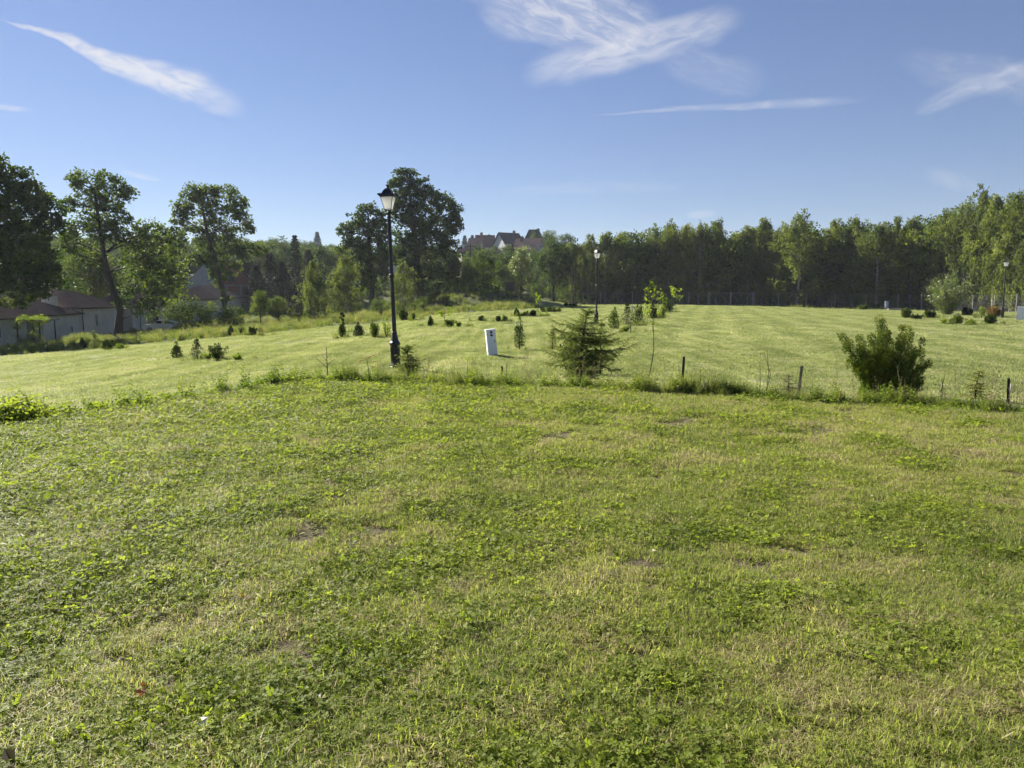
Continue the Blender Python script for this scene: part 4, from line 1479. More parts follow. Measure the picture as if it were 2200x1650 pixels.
SH = [
    # middle bed right of the middle lamp
    ('column', 'thuja_shrub', 1319, 708, 46, 25, 'thuja', 'olive thuja with a pointed top, frontmost shrub of the bed right of the middle lamp'),
    ('spruce', 'spruce_sapling', 1347, 700, 52, 34, 'conifer', 'dark young spruce between the olive thuja and the round thuja'),
    ('column', 'thuja_shrub', 1372, 698, 46, 27, 'thuja_dark', 'round dark thuja right of the young spruce in the middle bed'),
    ('column', 'thuja_shrub', 1404, 685, 30, 22, 'thuja_dark', 'dark thuja behind the bright near sapling'),
    ('leafy', 'leafy_shrub', 1422, 681, 24, 20, 'weed', 'thin grey green shrub between the two farther thujas of the middle bed'),
    ('vase', 'thuja_shrub', 1438, 672, 34, 26, 'thuja_dark', 'forked thuja farthest back in the middle bed'),
    ('sapling', 'lime_sapling', 1452, 672, 58, 26, 'sapling', 'bright leaved young tree beside the forked thuja', 'sapling'),
    ('sapling', 'lime_sapling', 1390, 700, 48, 18, 'sapling', 'thin bright sapling rising right of the round dark thuja', 'sapling'),
    ('leafy', 'leafy_shrub', 1345, 715, 16, 14, 'weed', 'low weedy shrub beside the short stake of the middle bed'),
    # small beds, from far to near
    ('juniper', 'dwarf_shrub', 1216, 659, 9, 7, 'thuja_dark', 'dwarf shrub, left of the three farthest ones before the birch wood'),
    ('juniper', 'dwarf_shrub', 1226, 659, 7, 7, 'thuja', 'dwarf shrub, middle of the three farthest ones before the birch wood'),
    ('juniper', 'dwarf_shrub', 1234, 659, 9, 8, 'thuja_dark', 'dwarf shrub, right of the three farthest ones before the birch wood'),
    ('vase', 'dwarf_shrub', 1166, 671, 12, 7, 'thuja_dark', 'narrow dwarf shrub at the left of the second farthest bed'),
    ('juniper', 'dwarf_shrub', 1181, 671, 12, 15, 'thuja', 'spreading juniper in the middle of the second farthest bed'),
    ('juniper', 'dwarf_shrub', 1197, 671, 12, 17, 'thuja', 'spreading juniper at the right of the second farthest bed'),
    ('column', 'dwarf_shrub', 1110, 681, 18, 9, 'thuja_dark', 'pointed dark thuja just behind the column thuja, left in its bed'),
    ('juniper', 'dwarf_shrub', 1125, 681, 13, 17, 'thuja', 'bluish spreading juniper beside the pointed dark thuja'),
    ('vase', 'dwarf_shrub', 1145, 681, 15, 16, 'thuja_dark', 'cup shaped thuja at the foot of the thin bright sapling'),
    ('sapling', 'thin_sapling', 1156, 681, 53, 10, 'sapling', 'thin sapling with bright tip above the cup shaped thuja', 'sapling'),
    ('vase', 'dwarf_shrub', 1034, 691, 13, 10, 'thuja_dark', 'dwarf thuja above the white cabinet, left in its bed'),
    ('vase', 'dwarf_shrub', 1070, 692, 15, 10, 'thuja_dark', 'dwarf thuja above the white cabinet, middle in its bed'),
    ('leafy', 'dwarf_shrub', 1084, 692, 14, 11, 'weed', 'light leafy plant above the white cabinet, right in its bed'),
    ('column', 'thuja_shrub', 925, 702, 22, 11, 'thuja_dark', 'small slim thuja right of the near lamp, left in its bed'),
    ('vase', 'thuja_shrub', 965, 703, 18, 19, 'thuja', 'bushy small thuja right of the near lamp'),
    ('leafy', 'leafy_shrub', 985, 704, 14, 12, 'weed', 'light leafy tuft beside the bushy small thuja'),
    ('sapling', 'pale_sapling', 956, 698, 38, 26, 'sapling', 'pale open sapling behind the bushy small thuja', 'sapling'),
    ('vase', 'thuja_shrub', 865, 690, 26, 20, 'thuja_dark', 'dark thuja right beside the near lamp pole on the low bank'),
    ('leafy', 'leafy_shrub', 889, 690, 18, 9, 'thuja', 'slim leafy shrub right of the dark thuja by the near lamp pole'),
    ('column', 'thuja_shrub', 736, 726, 34, 15, 'thuja_dark', 'slim dark thuja, leftmost in the bed left of the near lamp'),
    ('column', 'spruce_sapling', 771, 726, 32, 22, 'conifer', 'bluish small spruce in the bed left of the near lamp'),
    ('vase', 'thuja_shrub', 803, 727, 40, 22, 'thuja', 'dark thuja with a bushy head in the bed left of the near lamp'),
    ('leafy', 'bright_shrub', 830, 726, 46, 24, 'sapling', 'bright yellow green leafy shrub touching the near lamp pole'),
    ('sapling', 'thin_sapling', 734, 716, 45, 9, 'conifer', 'thin dark sapling behind the slim dark thuja', 'sapling'),
    # left bed
    ('column', 'thuja_shrub', 380, 772, 38, 23, 'thuja_dark', 'dark egg shaped thuja, left in the bed on the left lawn'),
    ('spruce', 'spruce_sapling', 424, 774, 50, 34, 'conifer', 'small spruce with long leader, middle in the bed on the left lawn'),
    ('vase', 'thuja_shrub', 470, 775, 42, 37, 'thuja_dark', 'wide dark thuja, right in the bed on the left lawn'),
    ('juniper', 'dwarf_shrub', 512, 775, 18, 20, 'weed', 'little spiky plant at the right end of the bed on the left lawn'),
    ('leafy', 'leafy_shrub', 447, 775, 18, 20, 'weed', 'low leafy tuft between the small spruce and the wide dark thuja'),
    # bed along the left verge
    ('column', 'thuja_shrub', 177, 750, 23, 14, 'thuja_dark', 'small dark thuja, leftmost along the verge before the low houses'),
    ('spruce', 'spruce_sapling', 204, 753, 46, 24, 'spruce', 'grey green little spruce on the verge before the low houses'),
    ('vase', 'thuja_shrub', 235, 753, 30, 28, 'thuja_dark', 'wide dark thuja on the verge before the low houses'),
    ('leafy', 'leafy_shrub', 258, 752, 14, 20, 'weed', 'low leafy shrub right of the wide dark thuja on the verge'),
    ('column', 'thuja_shrub', 497, 723, 22, 12, 'thuja_dark', 'small dark thuja on the verge right of the round bush'),
    ('leafy', 'leafy_shrub', 521, 722, 22, 16, 'thuja', 'leafy shrub between the two small dark thujas on the verge'),
    ('vase', 'thuja_shrub', 543, 722, 22, 16, 'thuja_dark', 'small cup shaped thuja on the verge right of the round bush'),
    ('juniper', 'dwarf_shrub', 564, 723, 9, 12, 'weed', 'tiny plant at the right end of the verge bed'),
    ('leafy', 'pale_shrub', 323, 712, 28, 16, 'willow', 'pale small tree left of the parked white car'),
    # right bed
    ('juniper', 'dwarf_shrub', 1853, 666, 14, 22, 'thuja', 'spreading shrub left of the small far cabinet, leftmost of the right bed'),
    ('vase', 'dwarf_shrub', 1883, 664, 11, 8, 'thuja_dark', 'tiny dark shrub just left of the small far cabinet'),
    ('vase', 'thuja_shrub', 1945, 684, 23, 20, 'thuja', 'thuja with leafy head right of the small far cabinet'),
    ('juniper', 'dwarf_shrub', 1970, 686, 13, 27, 'thuja_dark', 'low dark spreading juniper in the right bed'),
    ('globe', 'thuja_shrub', 1998, 684, 23, 17, 'thuja_dark', 'egg shaped dark thuja at the left foot of the pale willow bush'),
    ('globe', 'thuja_shrub', 2057, 698, 22, 25, 'thuja', 'round thuja frontmost in the right bed'),
    ('globe', 'thuja_shrub', 2077, 678, 20, 16, 'thuja_dark', 'round dark thuja right of the pale willow bush'),
    ('globe', 'thuja_shrub', 2128, 698, 26, 18, 'thuja_dark', 'dark thuja below the dry branches near the far lamp'),
    ('globe', 'thuja_shrub', 2133, 682, 28, 22, 'thuja_dry', 'rusty green thuja just behind the dark thuja near the far lamp'),
    ('leafy', 'leafy_shrub', 2108, 684, 24, 18, 'weed', 'light loose shrub left of the rusty green thuja'),
    ('leafy', 'bright_shrub', 2029, 698, 12, 15, 'sapling', 'tiny bright yellow plant at the front of the right bed'),
    ('sapling', 'lime_sapling', 1934, 664, 62, 14, 'sapling', 'thin sapling with yellow leaves right of the small far cabinet', 'sapling'),
    ('leafy', 'leafy_shrub', 2085, 700, 14, 26, 'weed', 'low light leafy patch right of the frontmost round thuja'),
    # near the spruce
    ('column', 'column_thuja', 1116, 752, 72, 25, 'thuja_dark', 'slender two tipped column thuja right of the leaning white cabinet'),
    ('spruce', 'spruce_sapling', 1187, 752, 50, 26, 'spruce', 'little spruce half hidden behind the left side of the big young spruce'),
]
for row in SH:
    kind, name, px, py, hp, wp, mat, lab = row[:8]
    cat = row[8] if len(row) > 8 else {'spruce_sapling': 'young spruce'}.get(name, 'shrub')
    shrub(kind, name, px, py, hp, wp, mat, lab, None, cat)

# low weeds at the feet of the shrub beds
bx, by = [], []
for row in SH:
    px, py = row[2], row[3]
    p = G(px, py)
    n = 9
    bx += list(p[0] + rng.normal(.1, .45, n)); by += list(p[1] + rng.normal(0, .22, n))
bx, by = np.array(bx), np.array(by)
scatter('bed_weeds', weedA, P3(bx, by), rng.uniform(.45, .95, len(bx)) * np.clip(by / 45, .5, 1.3), .2)


# ------------------------------------------------------------------ detailed near plants
def local_px(px_base, d, base):
    k = d / FPX
    return lambda px, py, dy=0.0: np.array([(px - px_base) * k, dy, zat(py, d + dy) - base[2]])


def detailed_spruce(name, px, py, lay, mat, label, leader_px, needle=.02, dens=1.0, nbr=9, nw=15):
    """lay: list of (row py, left reach px, right reach px)"""
    p = G(px, py)
    d = p[1]
    base = p
    lp = local_px(px, d, base)
    root = thing(name, base, label, 'young spruce')
    mb, L = MB(), Leaves()
    tip = lp(*leader_px)
    h = tip[2]
    tr = np.array([(0, 0, -.06), (0.01, .01, h * .3), (tip[0] * .3, 0, h * .65), tip])
    mb.tube(tr, [.045 * h, .032 * h, .018 * h, .004], 7, False)
    lz = np.array([lp(px, q[0])[2] for q in lay]); ll_ = np.array([q[1] for q in lay]) * d / FPX; lr_ = np.array([q[2] for q in lay]) * d / FPX
    o = np.argsort(lz); lz, ll_, lr_ = lz[o], ll_[o], lr_[o]
    for i in range(nw):
        z = lz[0] + (h * .97 - lz[0]) * (i / (nw - 1)) ** 1.05 if nw > 1 else lz[0]
        nb = nbr if i < nw - 4 else max(3, nbr - 4)
        zc = z
        for b in range(nb):
            a = b * 6.283 / nb + i * .7 + rng.normal(0, .25)
            z = min(zc + rng.uniform(-.07, .08) * h, h * .97)
            ca, sa = math.cos(a), math.sin(a)
            reach = (np.interp(z, lz, lr_) if ca > 0 else np.interp(z, lz, ll_))
            mid = .5 * (np.interp(z, lz, lr_) + np.interp(z, lz, ll_))
            R = (reach * abs(ca) + mid * .8 * (1 - abs(ca))) * rng.uniform(.38, 1.15)
            R = max(R, .05)
            x0 = np.interp(z, tr[:, 2], tr[:, 0])
            dirv = np.array([ca, sa, 0])
            t = np.linspace(0, 1, 6)[:, None]
            P = np.array([x0, 0, z]) + dirv * R * t + np.array([0, 0, 1]) * (R * (.42 * (z / h) + rng.uniform(-.25, .22)) * t - R * .40 * t ** 2 + R * .30 * t ** 4)
            mb.tube(P, np.linspace(.007, .0025, 6), 4, False)
            ns = max(4, int(R / .045))
            for s in range(ns + 1):
                u = .12 + .88 * s / ns
                q = np.array([np.interp(u, t[:, 0], P[:, j]) for j in range(3)])
                for sd in (-1, 1):
                    sl = (.20 * R * (1.15 - u) + .06) * rng.uniform(.5, 1.3)
                    ang = a + sd * rng.uniform(.7, 1.15) * (1 if s < ns else .35)
                    dd_ = np.array([math.cos(ang), math.sin(ang), rng.uniform(-.75, .25)])
                    if s == ns and sd == 1: dd_ = dirv + np.array([0, 0, .25])
                    n = int(sl / .0040 * dens)
                    tt_ = rng.random(n)
                    C = q + dd_ * sl * tt_[:, None] + rng.normal(0, .002, (n, 3))
                    rd = unit(rng.normal(size=(n, 3)))
                    D = dd_ * .75 + rd * .8 + np.array([0, 0, .25])
                    s_ = needle * rng.uniform(.7, 1.25, n)
                    L.add(*tri_geo(C, D, s_, s_ * .38), r=np.clip(.25 + .35 * tt_ * u + .4 * rng.random(n), 0, 1))
                    if s % 2 == 0: mb.tube([q, q + dd_ * sl], [.003, .0015], 3, False)
    n = 90
    C = np.array([tip[0], 0, h]) - np.array([0, 0, 1]) * rng.random((n, 1)) * .14
    L.add(*tri_geo(C, unit(rng.normal(size=(n, 3))) + np.array([0, 0, 1.0]), needle, needle * .26))
    mb.build('trunk', MAT['bark'], root, True)
    link('needles', L.mesh('needles', MAT[mat]), root)
    return root


detailed_spruce('young_spruce', 1247, 827,
                [(800, 40, 55), (785, 88, 128), (762, 80, 112), (735, 76, 92), (715, 68, 66), (700, 56, 50), (688, 36, 36), (672, 12, 22)],
                'spruce', 'biggest young spruce, wide and uneven, in the middle of the weedy strip', (1262, 664), .026, 1.0)
detailed_spruce('young_spruce', 878, 812, [(802, 26, 28), (785, 36, 38), (770, 28, 30), (758, 12, 14)], 'spruce',
                'small spreading spruce at the foot of the near lamp post', (874, 742), .024, 1.3, 8, 10)
detailed_spruce('young_spruce', 2094, 862, [(852, 26, 24), (835, 24, 24), (815, 12, 12), (804, 5, 5)], 'young_conifer',
                'little yellow green spruce near the white topped stake at right', (2100, 797), .018, .8, 6, 8)
detailed_spruce('young_spruce', 1693, 850, [(842, 22, 26), (822, 20, 20), (812, 8, 8)], 'spruce',
                'tiny sparse spruce left of the leaning pale stake', (1692, 806), .016, .4, 5, 6)

shrub('spruce', 'young_spruce', 1290, 806, 128, 62, 'spruce', 'thin grey green young spruce just behind the right side of the biggest one', None, 'young spruce')
# second leader of the big spruce region: a dark thuja head showing at its left top
shrub('vase', 'thuja_shrub', 1222, 800, 96, 42, 'thuja', 'thuja growing into the upper left side of the biggest young spruce')

# dead little pine
p = G(700, 812)
lp = local_px(700, p[1], p)
root = thing('dead_pine', p, 'dead grey little pine with bare side shoot on the weedy strip', 'dead sapling')
mb, L = MB(), Leaves()
for a_, b_, r_ in (((704, 808), (703, 746), .012), ((703, 790), (683, 772), .007), ((683, 772), (681, 768), .006), ((703, 785), (720, 772), .005), ((703, 776), (692, 762), .005), ((703, 770), (713, 758), .005)):
    q0, q1 = lp(*a_), lp(*b_)
    mb.tube([q0, (q0 + q1) / 2, q1], [r_, r_ * .8, r_ * .5], 5, False)
    n = int(np.linalg.norm(q1 - q0) * 260)
    C = q0 + (q1 - q0) * rng.random((n, 1))
    L.add(*tri_geo(C, unit(q1 - q0) * .6 + rng.normal(size=(n, 3)) * .7, .05, .004))
mb.build('trunk', MAT['stake_dark'], root, True)
link('needles', L.mesh('needles', MAT['dead']), root)

# reddish fern-like plant
p = G(790, 825)
lp = local_px(790, p[1], p)
root = thing('reddish_sapling', p, 'little sapling with flat reddish leaves left of the near lamp post', 'sapling')
mb, L = MB(), Leaves()
mb.tube([lp(794, 822), lp(792, 790), lp(789, 768)], [.008, .006, .004], 5, False)
for (x0, y0, x1, y1) in ((789, 768, 803, 764), (789, 769, 771, 770), (789, 772, 775, 776), (790, 778, 812, 777), (791, 784, 806, 788), (790, 772, 797, 766)):
    q0, q1 = lp(x0, y0), lp(x1, y1, rng.uniform(-.1, .1))
    mb.tube([q0, q1], [.003, .002], 3, False)
    n = 16
    C = q0 + (q1 - q0) * np.linspace(.2, 1, n)[:, None]
    D = np.stack([rng.normal(0, .6, n) + np.sign(q1[0] - q0[0]) * .5, rng.normal(0, .8, n), rng.normal(.05, .1, n)], 1)
    L.add(*leaf_geo(C, D, .035, .013))
mb.build('stem', MAT['stake_dark'], root, True)
link('leaves', L.mesh('leaves', MAT['rust_leaf']), root)

# the big near thuja
p = G(1893, 858)
d = p[1]
lp = local_px(1893, d, p)
root = thing('thuja_bush', p, 'largest bush, a wide many tipped thuja with a rusty patch, at right', 'bush')
tips = [(1806, 722, .0, 26), (1818, 738, .1, 26), (1836, 728, -.1, 26), (1850, 745, .15, 28), (1875, 700, .0, 30), (1888, 692, .08, 26), (1862, 722, -.12, 28),
        (1912, 715, .1, 28), (1925, 706, -.05, 24), (1945, 712, .0, 26), (1952, 722, .1, 28), (1965, 742, -.1, 28), (1978, 752, .05, 26), (1988, 775, .0, 26),
        (1982, 800, .1, 28), (1972, 822, -.1, 26), (1960, 838, .0, 22), (1842, 765, -.2, 28), (1832, 782, .1, 24), (1850, 800, -.1, 28), (1845, 842, -.1, 22), (1858, 826, .1, 26),
        (1900, 735, -.3, 32), (1930, 745, -.3, 32), (1880, 760, -.35, 32), (1915, 775, -.4, 34), (1950, 785, -.3, 32), (1870, 795, -.35, 30), (1900, 810, -.4, 34),
        (1940, 815, -.35, 32), (1920, 838, -.3, 28), (1885, 835, -.3, 26), (1905, 730, .3, 32), (1940, 750, .35, 34), (1870, 765, .35, 32), (1900, 790, .4, 36),
        (1945, 800, .35, 34), (1890, 715, -.15, 22), (1955, 765, .2, 30), (1868, 745, .1, 28)]
L, LR, mb = Leaves(), Leaves(), MB()
for (tx, ty, dy, r_) in tips:
    tip = lp(tx, ty); tip[1] = dy
    s0 = np.array([(tx - 1893) * .10 * d / FPX, dy * .2, .03])
    f0 = .30
    q0 = s0 + (tip - s0) * f0 + np.array([0, 0, -.04])
    q1 = tip
    mb.tube([s0 * .6, s0 + (tip - s0) * .3, q0, s0 + (tip - s0) * .85], [.018, .013, .009, .003], 5, False)
    rad = r_ * .47 * d / FPX
    for s_ in range(5):
        f_ = .48 + .13 * s_
        c_ = s0 + (tip - s0) * f_ + rng.normal(0, rad * .35, 3)
        nn = 150
        q_ = unit(rng.normal(size=(nn, 3))) * (rng.random((nn, 1)) ** .4) * np.array([1, 1, 1.25])
        rr_ = rad * (1.05 - .35 * (f_ - .48)) * rng.uniform(.6, .95)
        D_ = q_ * .8 + unit(tip - s0) * .7 + rng.normal(size=(nn, 3)) * .35
        L.add(*leaf_geo(c_ + q_ * rr_, D_, .032 * rng.uniform(.6, 1.3, nn), .014), r=np.clip(.35 * rng.random() + .3 * q_[:, 2] + .2 + .35 * rng.random(nn), 0, 1))
    dry = (1860 < tx < 1905 and 740 < ty < 800) or tx in (1888, 1890)
    if dry and rng.random() < .6:
        plume(LR, q0, q1, rad * .7, 170, .035, .010, .5, jitter=.4)
        plume(L, q0, q1, rad, 200, .042, .012, .5)
    else:
        # a plume is several flat sprays
        for s_ in range(3):
            off = rng.normal(0, rad * .5, 3)
            plume(L, q0 + off * .6, q1 + off * .9 - np.array([0, 0, rng.uniform(0, .10)]), rad * .66, 190, .030, .0125, .55, jitter=.35)
for s_ in range(3):   # thin leader twigs at the top
    mb.tube([lp(1886, 700), lp(1886 + s_ * 3, 684), lp(1884 + s_ * 8, 672 + s_ * 6)], [.004, .003, .0015], 4, False)
mb.build('stem', MAT['stake_dark'], root, True)
link('foliage', L.mesh('foliage', MAT['thuja']), root)
if LR.parts: tag(link('dry_foliage', LR.mesh('dry_foliage', MAT['thuja_dry']), root), 'rusty dead patch of foliage')

# near maple sapling
p = G(1392, 829)
lp = local_px(1392, p[1], p)
root = thing('maple_sapling', p, 'tall thin near sapling with a bright lit leaf crown on a bent bare stem', 'sapling')
mb, L = MB(), Leaves()
stem = [(1391, 832), (1396, 800), (1400, 775), (1403, 750), (1402, 725), (1400, 690), (1399, 660), (1397, 630), (1396, 612)]
mb.tube([lp(*q) for q in stem], [.011, .010, .010, .009, .008, .007, .006, .004, .002], 6, False)
for (tx, ty, dy, n) in ((1396, 608, 0, 13), (1388, 622, .04, 12), (1404, 618, -.04, 10), (1383, 636, 0, 10), (1412, 640, .03, 13), (1420, 648, -.04, 12), (1391, 645, .05, 10),
                       (1408, 658, 0, 12), (1424, 636, .02, 8), (1390, 665, -.03, 9), (1386, 676, .03, 8), (1412, 668, .03, 9), (1400, 635, -.05, 12), (1415, 628, 0, 8), (1397, 690, .02, 4), (1403, 752, 0, 2), (1404, 800, 0, 2)):
    q = lp(tx, ty); q[1] = dy
    st = lp(1400, min(ty + 22, 800))
    mb.tube([st, q], [.004, .002], 3, False)
    C = q + rng.normal(0, .03, (n, 3))
    th = rng.uniform(0, 6.283, n)
    D = np.stack([np.cos(th), np.sin(th), rng.uniform(-.6, .3, n)], 1)
    L.add(*leaf_geo(C, D, .042, .034)); L.add(*leaf_geo(C + rng.normal(0, .015, (n, 3)), D + rng.normal(0, .6, (n, 3)), .034, .026))
mb.build('stem', MAT['stake_dark'], root, True)
link('leaves', L.mesh('leaves', MAT['sapling']), root)

# stakes along the strip
def stake(px, py, tx, ty, w, mat, label, extra=None, dy=0.0):
    p = G(px, py)
    lp = local_px(px, p[1], p)
    root = thing('wooden_stake', p, label, 'stake', 'stakes along the weedy strip')
    top = lp(tx, ty)
    mb = MB()
    a = np.array([0, 0, -.1]); ax = unit(top - a)
    k = .5 * w
    mb.tube([a, a + (top - a) * .5, top], [k * 1.15, k * 1.05, k], 4)
    mb.build('post', MAT[mat], root)
    if extra: extra(root, top)
    return root


stake(1465, 830, 1468, 766, .05, 'stake_dark', 'dark upright stake wrapped in dry weeds right of the near sapling')
stake(1714, 852, 1720, 786, .05, 'stake', 'pale grey stake leaning to the right')


def white_tag(root, top):
    mb = MB(); mb.box((top[0] + .045, .0, top[2] * .62), (.018, .012, .14)); mb.build('white_tag', MAT['frame_white'], root)


stake(2166, 870, 2163, 812, .05, 'stake_dark', 'dark stake with a white strip beside it, rightmost', white_tag)
stake(1076, 824, 1079, 787, .042, 'stake_dark', 'short dark stake right below the white cabinet')
stake(1561, 846, 1553, 816, .05, 'stake_dark', 'short dark stake leaning left, sunk in leafy weeds')
# tall dry stems standing singly
for (px, py, tx, ty, b, lab) in ((1088, 822, 1089, 775, .0, 'thin dry stem with knots beside the short dark stake'),
                                 (1632, 850, 1630, 778, .01, 'dark knotty dry stem left of the leaning pale stake'),
                                 (1644, 852, 1644, 752, .05, 'tall bent double dry stem left of the leaning pale stake'),
                                 (2020, 868, 2026, 805, -.02, 'forked dry stem right of the largest bush'),
                                 (1005, 824, 1004, 772, .0, 'thin stem with yellow leaf tuft left of the white cabinet')):
    p = G(px, py); lp = local_px(px, p[1], p)
    root = thing('dry_weed', p, lab, 'dry plant')
    mb, L = MB(), Leaves()
    q0, q1 = np.array([0, 0, -.03]), lp(tx, ty)
    for s_ in range(2 if 'double' in lab or 'forked' in lab else 1):
        md_ = (q0 + q1) / 2 + np.array([b + s_ * .03, 0, 0])
        e = q1 + np.array([s_ * -.05, 0, -.06 * s_])
        mb.tube([q0, md_, e], [.007, .005, .003], 5, False)
    n = 26
    t = rng.uniform(.45, 1, n)[:, None]
    C = q0 + (q1 - q0) * t + rng.normal(0, .006, (n, 3))
    if 'knot' in lab: L.add(*leaf_geo(C, rng.normal(size=(n, 3)) + np.array([0, 0, .6]), .024, .016))
    elif 'yellow' in lab:
        C = q1 + rng.normal(0, .03, (n, 3)) * np.array([1.6, 1.6, .5]); L.add(*leaf_geo(C, rng.normal(size=(n, 3)), .04, .015))
    else: L.add(*leaf_geo(C, rng.normal(size=(n, 3)) + np.array([0, 0, .6]), .016, .006))
    mb.build('stem', MAT['stake_dark'], root, True)
    link('leaves', L.mesh('leaves', MAT['sapling'] if 'yellow' in lab else MAT['dead']), root)

for (px, py, sz, mt, lab) in ((312, 1480, .05, 'rust_leaf', 'orange fallen leaf lying in the clover at lower left'),
                              (531, 1276, .045, 'rust_leaf', 'small reddish fallen leaf on the lawn, farther up than the orange one'),
                              (690, 1506, .028, 'flower', 'pale bleached leaf on the lawn at lower centre left'),
                              (34, 1630, .075, 'dead', 'curled pale brown dead leaf in the bottom left corner'),
                              (1400, 1192, .03, 'flower', 'pale scrap of leaf on the lawn in the centre'),
                              (447, 1560, .04, 'flower', 'tiny white leaf by the bare earth near the bottom edge')):
    p = plane_hit(px, py, .03)
    L = Leaves()
    C = np.array([[0, 0, .028]] * 3) + rng.normal(0, .003, (3, 3))
    D = np.array([[1, .2, .3], [.6, .8, .1], [.8, -.6, .5]])
    L.add(*leaf_geo(C, D, sz, sz * .6, fold=.5))
    o = link('fallen_leaf', L.mesh('fallen_leaf', MAT[mt]))
    o.location = (p[0], p[1], float(ground_z(p[0], p[1])) + .004)
    o.rotation_euler = (0, 0, rng.uniform(0, 6))
    tag(o, lab, 'fallen leaf')

# ------------------------------------------------------------------ lamp posts
H = 4.55
def lamp_post(loc, label, rz, lean=0.0):
    root = thing('lamp_post', loc, label, 'street lamp', 'black park lamp posts', rz)
    ir = MAT['black_iron']
    mb = MB()
    mb.lathe([(0, -.1), (.15, -.1), (.15, .05), (.135, .07), (.135, .10), (.120, .13), (.112, .16), (.112, .56), (.125, .59), (.132, .62), (.125, .65), (.10, .68), (.075, .78), (.060, .86), (.068, .88), (.068, .90), (.055, .92)], 8, rot=math.pi / 8)
    for k in range(8):   # raised flutes on the base
        a = k * math.pi / 4
        mb.box((.108 * math.cos(a), .108 * math.sin(a), .36), (.02, .03, .34), rz=a)
    mb.build('base', ir, root)
    mb = MB().lathe([(.055, .9), (.052, 1.2), (.049, 2.0), (.046, 2.25), (.046, 3.78)], 14)
    mb.V = [np.vstack(mb.V)]
    mb.build('pole', ir, root, True)
    mb = MB()
    mb.lathe([(.052, 2.22), (.060, 2.23), (.064, 2.26), (.060, 2.30), (.052, 2.31), (.044, 2.33)], 14)
    mb.lathe([(.046, 3.66), (.056, 3.67), (.056, 3.70), (.046, 3.71)], 14)
    mb.build('collar', ir, root, True)
    # lantern
    z0, z1, b0, b1 = 3.86, 4.16, .078, .148
    mb = MB()
    c4 = lambda b, z: [np.array([sx * b, sy * b, z]) for sx, sy in ((-1, -1), (1, -1), (1, 1), (-1, 1))]
    lo, hi = c4(b0, z0), c4(b1, z1)
    for a_, b_ in zip(lo, hi): mb.tube([a_, b_], .008, 4)
    for k in range(4):
        mb.tube([lo[k], lo[(k + 1) % 4]], .009, 4); mb.tube([hi[k], hi[(k + 1) % 4]], .011, 4)
    lo2 = c4(b0 * .82, z0 - .04)
    for k in range(4):
        mb.tube([lo2[k], lo2[(k + 1) % 4]], .006, 4); mb.tube([lo2[k], lo[k]], .006, 4)
        mb.tube([lo2[k], np.array([0, 0, 3.76])], .007, 4)
    mb.lathe([(.046, 3.74), (.058, 3.77), (.05, 3.80), (.03, 3.83), (0, 3.83)], 10)
    lf = mb.build('lantern_frame', ir, root)
    ins = .006
    for k in range(4):
        a_, b_, c_, d_ = lo[k], lo[(k + 1) % 4], hi[(k + 1) % 4], hi[k]
        nrm = unit(np.cross(b_ - a_, d_ - a_))
        f = np.array([a_, b_, c_, d_]) - nrm * ins
        g_ = f - nrm * .003
        link('glass_pane', raw_mesh('glass_pane', f, [np.array([(0, 1, 2, 3)])], [MAT['opal']]), lf)
    # pagoda roof with upturned corners
    mb = MB()
    prof = [(1.0, 0), (1.02, .02), (.86, .035), (.72, .07), (.62, .11), (.50, .15), (.34, .185), (.20, .205), (.12, .21)]
    B = b1 * 1.22
    m_ = 9
    V = []
    for q, zz in prof:
        ring = []
        for k in range(4):
            p0, p1 = np.array([(-1, -1), (1, -1), (1, 1), (-1, 1)][k], float), np.array([(-1, -1), (1, -1), (1, 1), (-1, 1)][(k + 1) % 4], float)
            for s_ in range(m_ - 1):
                t = s_ / (m_ - 1)
                xy = p0 + (p1 - p0) * t
                cn = abs(2 * t - 1) ** 5
                up = .045 * cn if q > .8 else 0
                ex = 1 + (.14 * cn if q > .95 else 0)
                ring.append((xy[0] * B * q * ex, xy[1] * B * q * ex, z1 + zz + up))
        V += ring
    nr = 4 * (m_ - 1)
    Q = [(i * nr + j, i * nr + (j + 1) % nr, (i + 1) * nr + (j + 1) % nr, (i + 1) * nr + j) for i in range(len(prof) - 1) for j in range(nr)]
    mb.add(V, Q)
    mb.box((0, 0, z1 + .005), (B * 1.9, B * 1.9, .012))
    mb.build('roof', ir, lf)
    mb = MB()
    zt = z1 + .20
    mb.lathe([(.028, zt), (.030, zt + .015), (.022, zt + .03), (.026, zt + .05), (.045, zt + .075), (.05, zt + .085), (.03, zt + .09), (.012, zt + .10), (.009, zt + .125), (.016, zt + .14), (.012, zt + .155), (.004, zt + .17), (.001, zt + .20)], 10)
    for k in range(4):
        a = k * math.pi / 2 + .785
        mb.tube([(.03 * math.cos(a), .03 * math.sin(a), zt + .05), (.06 * math.cos(a), .06 * math.sin(a), zt + .09)], [.006, .004], 4)
    mb.build('finial', ir, lf, True)
    root.rotation_euler = (0, lean, rz)
    return root


def dup(root, loc, label, rz, lean=0):
    r = root.copy(); COL.objects.link(r); r.location = loc; r['label'] = label; r.rotation_euler = (0, lean, rz)
    for ch in list(root.children):
        c = ch.copy(); COL.objects.link(c); c.parent = r
        for g_ in ch.children:
            e = g_.copy(); COL.objects.link(e); e.parent = c
    return r


p = G(851, 792)
L0 = lamp_post(p, 'near black lamp post with lantern standing before the tallest dark tree', math.radians(-7), math.radians(-1.7))
dup(L0, G(1281, 697), 'middle black lamp post rising behind the biggest young spruce', math.radians(38))
dup(L0, G(2153, 683), 'far black lamp post near the right edge before the birches', math.radians(40))

